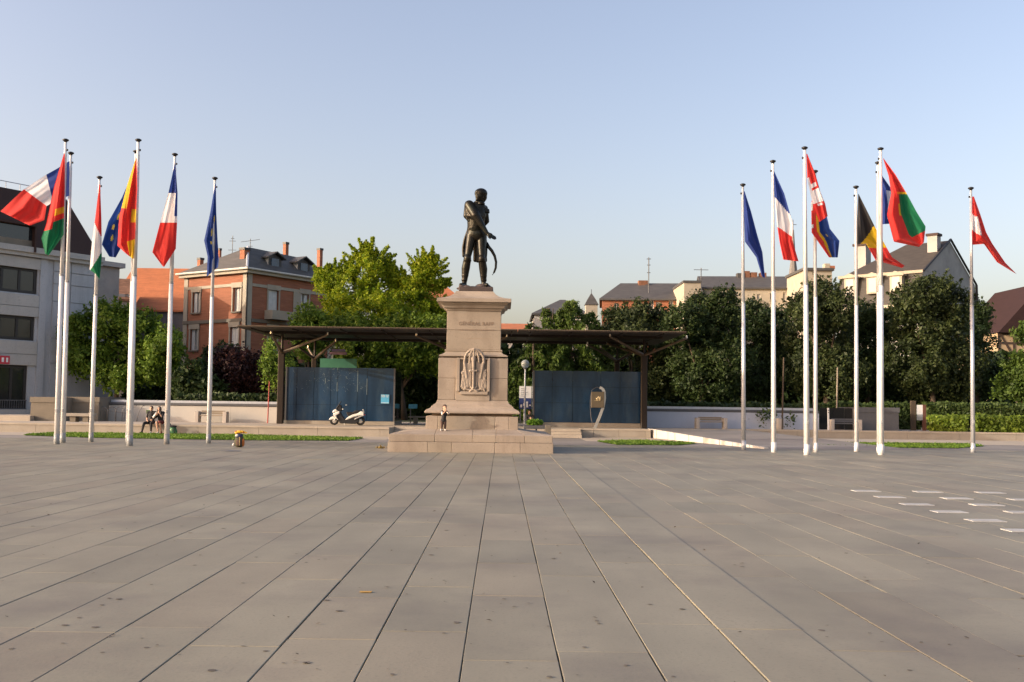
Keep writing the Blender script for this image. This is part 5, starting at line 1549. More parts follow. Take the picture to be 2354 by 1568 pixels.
        for a_, b_ in zip(pts_[:-1], pts_[1:]): p.append(C(q(*a_), q(*b_), w, w))
    fuse('coat_tails', p, .022, MAT['bronze'], t, 2)
    # sabre: hilt, curved scabbard
    pts = [(.38, .10, 1.62), (.45, .08, 1.47), (.57, .06, 1.33), (.67, .05, 1.15), (.725, .04, .93), (.715, .03, .72), (.66, .02, .56), (.60, .02, .46)]
    rs = [.05, .062, .058, .05, .045, .042, .036, .02]
    MB().tube([q(*p) for p in pts], [x * sc for x in rs], 10).build('sabre', MAT['bronze'], t, True)
    MB().tube([q(.36, .0, 1.72), q(.38, .1, 1.58), q(.36, .1, 1.2), q(.35, .1, .98)], [.03, .045, .05, .035], 8).build('sabretache_strap', MAT['bronze'], t, True)
    # gaiter spurs
    for (x, y) in ((-.40, .13), (.30, .12)):
        MB().tube([q(x, y - .04, .12), q(x, y + .12, .11)], .014, 6).build('spur', MAT['bronze'], t)
statue()

# ------------------------------------------------------------------ flagpoles and flags
def flagpole(label, px, py, ptx, pty, mat='pole', r0=.095, side=-1, group='white flagpoles on the square'):
    b = gnd(px, py)
    H = zat(ptx, pty, b.y)
    tx = at(ptx, pty, b.y).x - b.x          # real lean of the mast
    t = thing('flagpole', label, 'flagpole', b, group)
    P = lambda k, dx=0, dy=0: b + V((tx * k + dx, dy, H * k))
    MB().tube([P(0.034), P(.55)], [r0 * .98, r0 * .84], 14).build('lower_shaft', MAT[mat], t, True)
    MB().tube([P(.55), P(.992)], [r0 * .72, r0 * .52], 14).build('upper_shaft', MAT[mat], t, True)
    MB().tube([P(.548), P(.553)], [r0 * .92, r0 * .92], 14).build('joint_collar', MAT['polegrey'], t)
    MB().tube([P(-.001), P(.034)], [r0 * 1.08, r0 * 1.06], 14).build('base_sleeve', MAT['polegrey' if side < 0 else mat], t, True)  # grey on the left poles paints the shade at their foot
    MB().lathe(tuple(P(.992)), [(.05, -.02), (.06, .02), (.11, .05), (.115, .085), (.06, .115)], 14).build('cap', MAT['black'], t, True)
    MB().tube([P(.02, side * r0 * 1.15 * -1, -.03), P(.95, side * r0 * .7 * -1, -.03)], .007, 5).build('halyard', MAT['rope'], t)
    c = P(.965, -side * .07)
    MB().lathe(tuple(c), [(.01, -.04), (.035, -.03), (.035, .03), (.01, .04)], 8).build('pulley', MAT['black'], t)
    MB().box(b.x - .03, b.x + .03, b.y - r0 - .05, b.y - r0 + .01, 1.15, 1.27).build('cleat', MAT['polegrey'], t)
    return b, H
def flag(label, base, Lp, Rp, colf, amp=.16, kf=2.2, off=-.12, seed=0, slots=None, nS=34, nT=64):
    """cloth between two outlines; folds run down the cloth"""
    Y = base.y + off
    def interp(pts, t):
        n = len(pts) - 1
        f = min(t * n, n - 1e-6); i = int(f); k = f - i
        p = [pts[max(i - 1, 0)], pts[i], pts[i + 1], pts[min(i + 2, n)]]
        r = []
        for d in (0, 1):
            a, b, c, e = (p[j][d] for j in range(4))
            # gentle Catmull-Rom
            r.append(.5 * ((2 * b) + (-a + c) * k * .8 + (2 * a - 5 * b + 4 * c - e) * k * k * .8 + (-a + 3 * b - 3 * c + e) * k ** 3 * .8) * 1.0 if False else b + (c - b) * (k * k * (3 - 2 * k) * .35 + k * .65))
        return r
    r = random.Random(seed)
    ph = r.uniform(0, 6.28)
    vs, fs, mi, names = [], [], [], []
    for j in range(nT + 1):
        t = j / nT
        l, rr = interp(Lp, t), interp(Rp, t)
        for i in range(nS + 1):
            s = i / nS
            px = l[0] + (rr[0] - l[0]) * s; py = l[1] + (rr[1] - l[1]) * s
            w = abs(rr[0] - l[0]) / IF * Y
            env = min(1, w / .5) * min(1, t * 4)
            d = amp * env * (math.sin(6.283 * kf * .62 * s + ph + 1.7 * t) + .28 * math.sin(6.283 * kf * 1.5 * s + ph * 2 - 3.1 * t) + .35 * math.sin(5 * t + ph + 3 * s))
            vs.append(at(px, py, Y + d))
    for j in range(nT):
        for i in range(nS):
            a = j * (nS + 1) + i
            fs.append((a, a + 1, a + nS + 2, a + nS + 1))
            c = colf((i + .5) / nS, (j + .5) / nT)
            if c not in names: names.append(c)
            mi.append(names.index(c))
    me = bpy.data.meshes.new('flag')
    me.from_pydata([tuple(v) for v in vs], [], fs)
    me.polygons.foreach_set('material_index', mi)
    o = bpy.data.objects.new('flag', me); COL.objects.link(o)
    top = V(vs[0])
    me.transform(Matrix.Translation(-top)); o.location = top
    for c in names: me.materials.append(CL[c])
    me.polygons.foreach_set('use_smooth', [True] * len(me.polygons))
    ORI[o.name] = top
    tag(o, label, 'flag', 'flags hanging from the poles')
    return o
def bands(*bb):
    def f(s, t):
        for lim, slant, c in bb:
            if t < lim + slant * s: return c
        return bb[-1][2]
    return f
def spots(base, pts, r=.055):
    return lambda s, t: 'star' if any(((s - a) / (r * 2.2)) ** 2 + ((t - b) / r) ** 2 < 1 for a, b in pts) else base
# left group
b, H = flagpole('white flagpole with red, yellow and green flag, nearest of the far left pair', 130, 1021, 151, 321)
flag('red flag with yellow bar and green lower half on the far left pole', b, [(147, 353), (124, 430), (106, 515), (95, 548), (104, 584)], [(149, 353), (149, 430), (147, 500), (146, 540), (112, 587)],
     lambda s, t: 'yellow' if (.40 < t < .46 and s > .42) else ('red' if t < (.62 if s < .4 else .52) else 'green'), .12, 2.0, seed=1)
b, H = flagpole('white flagpole behind the far left pole, with tricolour blowing left', 144, 1018, 163, 351)
flag('blue white red tricolour blowing widely to the left', b, [(160, 370), (131, 388), (104, 403), (54, 436), (26, 462), (1, 486)], [(159, 450), (140, 458), (120, 466), (107, 474), (102, 506), (68, 519)], bands((.37, 0, 'blue'), (.6, 0, 'white'), (2, 0, 'red')), .12, 2.4, seed=2, nS=40)
b, H = flagpole('slim white flagpole with limp red white green flag', 209, 1016, 229, 407, r0=.085)
flag('narrow limp red white green flag', b, [(228, 424), (219, 500), (211, 560), (206, 620), (220, 630)], [(230, 424), (233, 500), (234, 560), (234, 590), (229, 642)], bands((.31, .12, 'red'), (.78, -.12, 'white'), (2, 0, 'green')), .10, 1.5, seed=3)
b, H = flagpole('white flagpole with red and yellow flag, front one of the second pair', 298, 1025, 318, 321, r0=.10)
flag('red flag with yellow edges hanging left of its pole', b, [(312, 364), (291, 430), (274, 498), (270, 565), (288, 582)], [(314, 364), (315, 435), (312, 500), (310, 552), (306, 596)],
     lambda s, t: 'yellow' if ((t < .42 and s < .36) or (s > .72 and .42 < t < .56) or (t > .74 and s > .55)) else 'red', .13, 2.2, seed=4)
b, H = flagpole('white flagpole hidden behind the pole of the red and yellow flag', 293.5, 1017, 312.5, 347, r0=.085)
flag('deep blue flag with yellow stars behind the red and yellow flag', b, [(310, 385), (280, 455), (249, 510), (234, 562), (251, 590)], [(312, 385), (305, 455), (292, 520), (278, 570), (266, 592)], spots('eublue', [(.40, .42), (.32, .55), (.42, .66)], .03), .14, 2.0, seed=5)
b, H = flagpole('white flagpole with limp blue white red tricolour, left of the villa', 383, 1021, 402, 354)
flag('limp tricolour with blue top, white middle and red foot left of the villa', b, [(401, 378), (387, 444), (368, 512), (350, 580), (373, 611)], [(403, 378), (408, 444), (407, 512), (404, 572), (377, 614)],
     lambda s, t: 'blue' if t < .25 or (s > .80 and t < .44) else ('white' if t < .5 else 'red'), .13, 1.8, seed=6)
b, H = flagpole('slim white flagpole with folded deep blue flag in front of the villa', 479, 1019, 494, 409, r0=.085)
flag('folded deep blue flag with yellow stars in front of the villa', b, [(494, 424), (483, 489), (469, 553), (477, 590), (475, 636)], [(496, 424), (497, 489), (500, 553), (503, 595), (501, 614)], spots('eublue', [(.72, .31), (.52, .42), (.50, .54)], .03), .12, 1.8, seed=7)
# right group
b, H = flagpole('white flagpole with plain blue flag, leftmost of the right group', 1709, 1034, 1707, 424, 'polelight', .085, 1)
flag('plain blue flag drooping right of its pole', b, [(1709, 440), (1710, 500), (1712, 556), (1738, 592), (1751, 636)], [(1711, 440), (1726, 487), (1740, 540), (1752, 580), (1758, 639)], lambda s, t: 'blue', .13, 1.8, seed=8)
b, H = flagpole('white flagpole with tricolour, second from left of the right group', 1778, 1040, 1776, 370, 'pole', .09, 1)
flag('tricolour drooping right with bulging white middle, before the spire', b, [(1778, 394), (1780, 455), (1786, 520), (1792, 560), (1800, 597)], [(1779, 394), (1802, 445), (1822, 515), (1820, 550), (1835, 601)], bands((.24, .18, 'blue'), (.52, .18, 'white'), (2, 0, 'red')), .13, 2, seed=9)
b, H = flagpole('tall white flagpole with red white red flag, front of the middle right pair', 1854, 1046, 1849, 339, 'pole', .10, 1)
flag('red white red flag with pale emblem strips on the tall middle right pole', b, [(1853, 354), (1855, 410), (1863, 450), (1870, 475), (1882, 511)], [(1855, 354), (1873, 398), (1885, 440), (1896, 468), (1902, 497)],
     lambda s, t: 'white' if (.44 < t < .68 or (.36 < t < .40 and .2 < s < .8) or (s < .25 and .25 < t < .5) or (.71 < t < .77 and .35 < s < .8)) else 'red', .11, 2, seed=10)
b, H = flagpole('shorter white flagpole behind the tall middle right pole', 1874, 1040, 1873, 393, 'pole', .085, 1)
flag('red, yellow and deep blue flag hanging low behind the red white red flag', b, [(1874, 412), (1864, 470), (1865, 535), (1880, 556), (1905, 592)], [(1876, 412), (1893, 470), (1907, 526), (1929, 554), (1925, 592)],
     lambda s, t: ('white' if (s < .13 and (.42 < t < .45 or .22 < t < .32)) else 'red') if s < .36 - .14 * t else ('yellow' if s < .52 - .18 * t else ('star' if (abs(s - .62) < .04 and abs(t - .62) < .02) else 'eublue')), .14, 2, seed=11)
b, H = flagpole('slim white flagpole with black yellow red flag', 1968, 1038, 1967, 429, 'pole', .085, 1)
flag('black yellow red flag trailing to the right', b, [(1972, 446), (1970, 505), (1970, 562), (1990, 560), (2012, 598), (2072, 616)], [(1973, 446), (1995, 490), (2012, 525), (2035, 565), (2050, 592), (2079, 611)], bands((.47, -.12, 'black'), (.66, -.02, 'yellow'), (2, 0, 'red')), .13, 2, seed=12)
b, H = flagpole('thick white flagpole with red and green flag, front of the right pair', 2024.5, 1046, 2023.5, 341, 'pole', .105, 1)
flag('large red and green flag with yellow bar blowing right', b, [(2029, 364), (2042, 405), (2048, 445), (2038, 494), (2054, 556), (2112, 568)], [(2030, 364), (2058, 402), (2084, 446), (2106, 487), (2127, 521), (2123, 557)],
     lambda s, t: 'yellow' if ((.37 < t < .41 and s > .38) or (.40 < s < .46 and .5 < t < .62)) else ('green' if s > .46 and .41 <= t < .86 - .0 * s else 'red'), .16, 2.2, seed=13)
b, H = flagpole('white flagpole half hidden behind the thick right hand pole', 2020, 1041, 2017.5, 373, 'pole', .085, 1)
flag('blue and white flag half hidden behind the thick right pole', b, [(2018, 394), (2020, 430), (2023, 470), (2026, 516)], [(2020, 394), (2050, 437), (2056, 470), (2050, 514)], lambda s, t: 'white' if (s > .52 and t > .38 and t < .9) else 'blue', .12, 2, seed=14)
b, H = flagpole('slim grey white flagpole standing alone at far right', 2236, 1040, 2231, 432, 'polelight', .085, 1)
flag('red white red flag streaming to a point at far right', b, [(2234, 452), (2234, 515), (2235, 563), (2261, 561), (2291, 603), (2330, 627)], [(2238, 452), (2253, 494), (2266, 534), (2280, 560), (2310, 604), (2336, 630)],
     lambda s, t: 'white' if (.12 + .10 * s < t < .26 + .18 * s and s < .72) else 'red', .13, 2, seed=15)

# ------------------------------------------------------------------ people
def person(label, loc, J, h, clothes, hair=None, cat='person', skin='skin', face=V((0, -1, 0)), curl=.4, vox=None, hairlong=False, hairmat='hair', hs=1.0):
    """J: joints in metres relative to loc; radii follow body height h"""
    loc = V(loc)
    t = thing('person', label, cat, loc)
    k = kb = h / 1.7
    q = {n: loc + V(p) for n, p in J.items()}
    def seg(n, e=0.0):
        k = kb
        S_ = lambda a, b, r0, r1: ('c', q[a], q[b], (r0 + e) * k, (r1 + e) * k)
        if n == 'torso':
            c, p = q['chest'], q['pelvis']
            m = c.lerp(p, .5)
            sd = (q['shR'] - q['shL']).normalized()
            out = [S_('pelvis', 'chest', .125, .125), ('e', c, ((.17 + e) * k, (.12 + e) * k, (.17 + e) * k)), ('e', p, ((.165 + e) * k, (.125 + e) * k, (.13 + e) * k)), S_('shL', 'shR', .065, .065), ('c', c, q['neck'], (.10 + e) * k, (.055 + e) * k)]
            return out
        if n == 'head':
            f = (face).normalized(); c = q['head']; k = kb * hs
            s = V((0, 0, 1)).cross(f).normalized()
            out = [('c', q['neck'], c, .052 * k, .055 * k), ('e', c + V((0, 0, .02 * k)), (.078 * k, .088 * k, .105 * k)), ('e', c + f * .035 * k - V((0, 0, .045 * k)), (.055 * k, .06 * k, .062 * k)), ('c', c + f * .088 * k + V((0, 0, .015 * k)), c + f * .108 * k - V((0, 0, .018 * k)), .009 * k, .014 * k),
                   ('e', c + f * .088 * k - V((0, 0, .05 * k)), (.022 * k, .016 * k, .008 * k)), ('e', c + f * .075 * k + V((0, 0, .03 * k)), (.055 * k, .02 * k, .01 * k))]
            for sg in (-1, 1): out += [('e', c + s * sg * .078 * k, (.012 * k, .022 * k, .032 * k)), ('e', c + f * .082 * k + s * sg * .03 * k + V((0, 0, .012 * k)), (.012 * k, .008 * k, .007 * k))]
            return out
        sd = n[-1]; b = n[:-1]
        if b == 'uarm': return [S_('sh' + sd, 'el' + sd, .055, .043)]
        if b == 'farm': return [S_('el' + sd, 'wr' + sd, .043, .028)]
        if b == 'hand':
            d = q['ha' + sd] - q['wr' + sd]
            sv = V((0, 0, 1)) if abs(d.normalized().z) < .7 else V((1, 0, 0))
            return hand_prims(q['wr' + sd], d, sv, k, curl)
        if b == 'thigh': return [S_('hip' + sd, 'kn' + sd, .090, .060)]
        if b == 'shin': return [('c', q['kn' + sd], q['kn' + sd].lerp(q['an' + sd], .35), (.058 + e) * k, (.058 + e) * k), ('c', q['kn' + sd].lerp(q['an' + sd], .35), q['an' + sd], (.056 + e) * k, (.036 + e) * k)]
        if b == 'foot':
            a, o = q['an' + sd], q['to' + sd]
            return [('c', a + V((0, 0, -.03 * k)), o, (.042 + e) * k, (.032 + e) * k), ('e', a + V((0, .02 * k, -.04 * k)), ((.038 + e) * k, (.042 + e) * k, (.038 + e) * k))]
        return []
    allp = []
    for n in ('torso', 'head', 'uarmL', 'uarmR', 'farmL', 'farmR', 'handL', 'handR', 'thighL', 'thighR', 'shinL', 'shinR', 'footL', 'footR'): allp += seg(n)
    fuse('body', allp, vox or .0095 * max(k, .6), MAT[skin], t, 1)
    for nm, mt, segs, e in clothes:
        p = []
        for s_ in segs: p += seg(s_, e)
        fuse(nm, p, .013 * max(k, .6), MAT[mt], t, 2)
    c = q['head']; f = face.normalized(); k = k * hs
    hp = [('e', c + V((0, 0, .05 * k)) - f * .022 * k, (.093 * k, .098 * k, .088 * k)), ('e', c - f * .05 * k, (.085 * k, .065 * k, .10 * k))]
    s = V((0, 0, 1)).cross(f).normalized()
    if hairlong:
        for sg in (-1, 1):
            hp += [('c', c + s * sg * .075 * k + V((0, 0, .03 * k)), c + s * sg * .095 * k + f * .02 * k - V((0, 0, .30 * k)), .045 * k, .045 * k)]
        hp += [('c', c - f * .06 * k, c - f * .09 * k - V((0, 0, .30 * k)), .08 * k, .085 * k)]
    fuse('hair', hp, .012 * max(kb, .6), MAT[hairmat], t, 2)
    return t
ys = 51.0
def seat_base(px):
    p = at(px, 990, ys); return V((p.x, ys, 0))
b0 = seat_base(346)
person('person in black top and leggings sitting on the terrace edge, leaning back', b0,
       {'pelvis': (0, .12, .60), 'chest': (0.0, .10, .93), 'neck': (0, .06, 1.10), 'head': (.0, .02, 1.24), 'shL': (-.16, .08, 1.05), 'shR': (.16, .08, 1.05), 'elL': (-.24, .12, .80), 'elR': (.26, -.02, .82), 'wrL': (-.16, -.06, .62), 'wrR': (.14, -.16, .70), 'haL': (-.10, -.14, .60), 'haR': (.04, -.20, .68),
        'hipL': (-.09, .10, .56), 'hipR': (.09, .10, .56), 'knL': (-.22, -.34, .52), 'knR': (.14, -.36, .54), 'anL': (-.30, -.36, .11), 'anR': (.13, -.34, .11), 'toL': (-.36, -.50, .035), 'toR': (.13, -.52, .035)}, 1.62,
       [('top', 'blackcloth', ['torso', 'uarmL', 'uarmR', 'farmR'], .012), ('leggings', 'blackcloth', ['thighL', 'thighR', 'shinL', 'shinR'], .010), ('shoe', 'whitecloth', ['footR'], .010), ('shoe', 'blackcloth', ['footL'], .010)], hairlong=False)
b1 = seat_base(367)
person('person with long black hair and bare legs sitting on the terrace edge, hand at face', b1,
       {'pelvis': (0, .12, .60), 'chest': (-.02, .06, .92), 'neck': (-.03, .0, 1.09), 'head': (-.04, -.05, 1.23), 'shL': (-.18, .02, 1.03), 'shR': (.14, .03, 1.04), 'elL': (-.28, -.14, .82), 'elR': (.16, -.18, .82), 'wrL': (-.16, -.26, .92), 'wrR': (.02, -.22, 1.02), 'haL': (-.08, -.26, .98), 'haR': (-.02, -.20, 1.10),
        'hipL': (-.09, .10, .56), 'hipR': (.09, .10, .56), 'knL': (-.04, -.36, .56), 'knR': (.10, -.34, .58), 'anL': (.02, -.32, .10), 'anR': (.16, -.22, .11), 'toL': (.02, -.48, .03), 'toR': (.18, -.38, .03)}, 1.62,
       [('top', 'blackcloth', ['torso', 'uarmR'], .012), ('sleeve', 'whitecloth', ['uarmL', 'farmL'], .014), ('shorts', 'darkred', ['thighR'], .014), ('shoe', 'whitecloth', ['footL'], .008), ('shoe', 'darkred', ['footR'], .008)], hairlong=True)
# toddler on the pedestal step
yt = 35.70
p = at(1018, 990, yt)
zs = .605 + .175 * ((yt - (PY - 2.71)) / 1.19)
b2 = V((p.x, yt, zs))
person('small child in dark romper and white shoes standing on the pedestal step', b2,
       {'pelvis': (.01, .02, .36), 'chest': (.03, .01, .58), 'neck': (.04, .0, .69), 'head': (.05, -.01, .80), 'shL': (-.05, .0, .66), 'shR': (.13, .0, .66), 'elL': (-.03, -.10, .57), 'elR': (.19, -.09, .61), 'wrL': (.06, -.16, .66), 'wrR': (.12, -.16, .70), 'haL': (.09, -.17, .71), 'haR': (.09, -.17, .74),
        'hipL': (-.045, .02, .33), 'hipR': (.055, .02, .33), 'knL': (-.04, -.03, .20), 'knR': (.07, .01, .19), 'anL': (-.05, .0, .06), 'anR': (.07, .03, .06), 'toL': (-.07, -.09, .022), 'toR': (.08, -.06, .022)}, .98,
       [('vest', 'blackcloth', ['torso'], .014), ('trousers', 'browncloth', ['thighL', 'thighR', 'shinL', 'shinR'], .016), ('sleeve', 'whitecloth', ['uarmL', 'uarmR'], .014), ('shoe', 'whitecloth', ['footL'], .014), ('shoe', 'whitecloth', ['footR'], .014)], vox=.008, hairmat='brownhair', face=V((.35, -1, -.1)), hs=1.42)
# person sitting beside the planter
p = at(1217, 975, 57.2)
b3 = V((p.x, 57.2, TZ))
person('person in black holding up a hand, sitting behind the planter by the kiosk', b3,
       {'pelvis': (.05, .12, .18), 'chest': (.02, .04, .50), 'neck': (.0, .0, .66), 'head': (-.02, -.03, .80), 'shL': (-.16, .02, .60), 'shR': (.17, .03, .60), 'elL': (-.20, -.12, .38), 'elR': (.22, -.12, .38), 'wrL': (-.02, -.24, .46), 'wrR': (.10, -.26, .44), 'haL': (.06, -.26, .50), 'haR': (.05, -.28, .50),
        'hipL': (-.05, .1, .14), 'hipR': (.13, .1, .14), 'knL': (-.14, -.30, .40), 'knR': (.2, -.28, .40), 'anL': (-.12, -.42, .08), 'anR': (.2, -.42, .08), 'toL': (-.13, -.56, .03), 'toR': (.2, -.56, .03)}, 1.65,
       [('jacket', 'blackcloth', ['torso', 'uarmL', 'uarmR', 'farmL', 'farmR'], .016), ('trousers', 'blackcloth', ['thighL', 'thighR', 'shinL', 'shinR'], .014), ('shoe', 'blackcloth', ['footL'], .01), ('shoe', 'blackcloth', ['footR'], .01)], hairmat='brownhair', face=V((-.5, -1, 0)))

# ------------------------------------------------------------------ scooter
def scooter():
    Y = 55.2
    s = IF / Y
    # zoomed survey of the scooter: z (px) -> x,z in metres
    fc = at(735.3 + 345 / 10.67, 975, Y).x
    k = 10.67 * s
    Q = lambda zx, zy: ((zx - 345) / k, (798 - zy) / k)
    g = V((fc, Y, TZ))
    t = thing('motor_scooter', 'white maxi scooter with black seat parked before the blue kiosk', 'scooter', g)
    def slabp(name, pts, w, mat, bev=.02, y=0.0, parent=None):
        poly = [(fc + Q(*p)[0], TZ + Q(*p)[1]) for p in pts]
        return MB().prism(poly, Y - w + y, Y + w + y).build(name, MAT[mat], parent or t, bevel=bev, bseg=2)
    for (zx, r, w) in ((345, .245, .055), (985, .245, .07)):
        c = V((fc + (zx - 345) / k, Y, TZ + r))
        # tyre as a torus of revolution about y
        n, m = 28, 8
        mb = MB(); b0 = 0
        for i in range(n):
            a = 2 * math.pi * i / n
            for j in range(m):
                e = 2 * math.pi * j / m
                rr = r - .06 + .06 * math.cos(e)
                mb.v.append((c.x + rr * math.cos(a), c.y + w * math.sin(e), c.z + rr * math.sin(a)))
        for i in range(n):
            for j in range(m):
                i2, j2 = (i + 1) % n, (j + 1) % m
                mb.f.append((i * m + j, i * m + j2, i2 * m + j2, i2 * m + j)); mb.mi.append(0)
        wh = mb.build('wheel', MAT['rubber'], t, True)
        mb = MB()
        mb.tube([c - V((0, .05, 0)), c + V((0, .05, 0))], .05, 12)
        for i in range(6):
            a = 2 * math.pi * i / 6
            d = V((math.cos(a), 0, math.sin(a)))
            mb.tube([c + d * .04, c + d * (r - .10)], .016, 6)
        mb.build('spokes', MAT['silver'], wh)
        mb = MB().tube([c - V((0, w + .004, 0)), c - V((0, w + .012, 0))], .085, 16)
        mb.build('brake_disc', MAT['silver'], wh)
    slabp('front_fender', [(222, 672), (238, 630), (275, 600), (320, 584), (365, 600), (385, 640), (375, 662), (330, 655), (270, 668)], .085, 'scootwhite', .03)
    slabp('front_fairing', [(308, 490), (312, 455), (345, 425), (385, 398), (415, 420), (440, 458), (330, 502)], .19, 'scootwhite', .05)
    slabp('leg_shield', [(325, 512), (440, 462), (475, 452), (492, 480), (470, 520), (402, 562), (420, 610), (462, 668), (440, 672), (385, 612), (345, 570)], .20, 'scootwhite', .04)
    slabp('windscreen', [(380, 400), (500, 214), (512, 214), (470, 300), (402, 415)], .15, 'pane', .01)
    slabp('dashboard', [(410, 415), (470, 310), (505, 300), (540, 420), (520, 470), (450, 450)], .13, 'black', .03)
    slabp('frame_body', [(410, 560), (500, 470), (545, 560), (620, 655), (700, 600), (950, 560), (960, 700), (880, 762), (500, 755), (455, 690)], .13, 'black', .03)
    slabp('seat', [(640, 480), (700, 470), (790, 478), (860, 432), (960, 425), (1005, 442), (985, 470), (850, 520), (700, 575), (670, 560)], .15, 'black', .04)
    slabp('tail_fairing', [(615, 668), (690, 590), (800, 535), (935, 500), (990, 445), (1045, 455), (1075, 490), (1070, 545), (940, 560), (820, 600), (700, 652)], .165, 'scootwhite', .04)
    slabp('exhaust', [(842, 658), (868, 620), (960, 575), (1080, 535), (1088, 555), (960, 612), (870, 655)], .05, 'silver', .025, -.17)
    slabp('grab_rail', [(1030, 405), (1050, 398), (1085, 468), (1078, 490), (1060, 480)], .12, 'silver', .015)
    slabp('tail_light', [(1068, 520), (1100, 525), (1098, 548), (1070, 548)], .09, 'signred', .008)
    slabp('headlight', [(302, 492), (312, 470), (330, 480), (322, 505)], .10, 'globe', .008)
    for sg, zx, zy in ((-1, 572, 404), (1, 612, 306)):
        x, z = Q(zx, zy); x0, z0 = Q(500, 420)
        c = V((fc + x, Y + sg * .30, TZ + z))
        MB().tube([V((fc + x0, Y + sg * .12, TZ + z0)), c], .012, 6).build('mirror_stalk', MAT['black'], t)
        m = fuse('mirror', [('e', c, (.05, .035, .03))], .012, MAT['scootwhite'], t, 1)
    x0, z0 = Q(515, 440)
    MB().tube([V((fc + x0, Y - .34, TZ + z0 + .03)), V((fc + x0 - .03, Y, TZ + z0)), V((fc + x0, Y + .34, TZ + z0 + .03))], .018, 8).build('handlebar', MAT['black'], t)
    x0, z0 = Q(345, 720); x1, z1 = Q(440, 560)
    for sg in (-1, 1):
        MB().tube([V((fc, Y + sg * .075, TZ + .245)), V((fc + x1 * .8, Y + sg * .075, TZ + z1))], .022, 8).build('fork_leg', MAT['silver'], t)
    MB().tube([V((fc + .55, Y - .1, TZ + .14)), V((fc + .60, Y - .22, TZ + .01))], .014, 6).build('kickstand', MAT['silver'], t)
scooter()

# ------------------------------------------------------------------ street furniture
def bench(label, px0, px1, Y, mat, facing=1):
    a, b = at(px0, 960, Y), at(px1, 960, Y)
    w = b.x - a.x
    t = thing('stone_bench', label, 'bench', ((a.x + b.x) / 2, Y, TZ), 'benches along the low walls')
    for x in (a.x, b.x - .2):
        MB().box(x, x + .2, Y - .30, Y + .28, TZ - .01, TZ + .62).build('leg', MAT['bin'], t, bevel=.012)
    for k in range(3):
        MB().box(a.x + .21, b.x - .21, Y - .26 + k * .17, Y - .11 + k * .17, TZ + .36, TZ + .42).build('seat_slat', mat, t, bevel=.006)
    for k in range(2):
        MB().box(a.x + .21, b.x - .21, Y + .24 + k * .01, Y + .28 + k * .01, TZ + .46 + k * .11, TZ + .56 + k * .11).build('back_slat', mat, t, bevel=.006)
    return t
bench('grey bench against the sunlit cream wall, left of the canopy', 451, 523, 58.2, MAT['wood'])
bench('bench in front of the shaded pale wall, right of the canopy', 1598, 1669, 58.9, MAT['wood'])
bench('bench in front of the dark glass screen at right', 1906, 1977, 59.3, MAT['darkrail'])
p = at(1791, 985, 59.2)
t = thing('litter_bin', 'pale stone litter bin between two flagpoles by the wall', 'bin', (p.x, 59.2, TZ))
MB().lathe((p.x, 59.2, TZ), [(.22, 0), (.24, .02), (.25, .62), (.22, .66), (.17, .66), (.16, .55)], 18).build('drum', MAT['bin'], t, True)
MB().lathe((p.x, 59.2, TZ), [(.255, .60), (.262, .61), (.262, .645), (.255, .655)], 18).build('rim', MAT['polegrey'], t, True)
p = at(1903.5, 985, 58.7)
t = thing('marker_post', 'thin white marker post with dark spots beside the right bench', 'post', (p.x, 58.7, TZ))
MB().box(p.x - .045, p.x + .045, 58.66, 58.74, TZ, zat(1903, 938, 58.7)).build('post', MAT['white'], t, bevel=.008)
mb = MB()
for k in (0, 1): mb.box(p.x - .025, p.x + .025, 58.652, 58.659, zat(1903, 938, 58.7) - .16 - .12 * k, zat(1903, 938, 58.7) - .10 - .12 * k)
mb.build('marking', MAT['black'], t)
def stake(label, px, y0, y1, Y, mat, r=.035, lean=0):
    b = at(px, y1, Y); b.z = TZ
    tp = at(px + lean, y0, Y)
    t = thing('tree_stake', label, 'stake', b)
    MB().tube([b, b.lerp(tp, .5), tp], [r, r, r * .8], 8).build('stake', MAT[mat], t)
    MB().tube([b.lerp(tp, .7) - V((.05, 0, 0)), b.lerp(tp, .7) + V((.08, 0, .02))], .015, 6).build('tie', MAT['black'], t)
stake('red painted stake beside the young sapling left of the kiosk', 615, 876, 972, 58.3, 'redpaint', .035, 4)
stake('bare brown stake against the dark trees beside the litter bin', 1797, 822, 985, 59.0, 'bark', .05, 4)
stake('bare pale stake rising behind the right hand bench', 1922, 845, 985, 61.3, 'wood', .05, 2.5)
# climbing plants near the walls
tree('climbing_plant', 'straggly climbing plant on the wall beside the litter bin', 'plant', 59.6, [(1752, 953, 14, 4), (1768, 950, 10, 4), (1752, 962, 4, 7), (1815, 965, 10, 7)], LF['hedge'], .08, .8, None, seed=81)
tree('climbing_plant', 'dry brown plant hanging over the cream wall near the left stairwell', 'plant', 58.6, [(222, 948, 8, 14), (228, 960, 5, 10), (214, 940, 8, 7)], LF['dry'], .09, 1.0, None, seed=82)
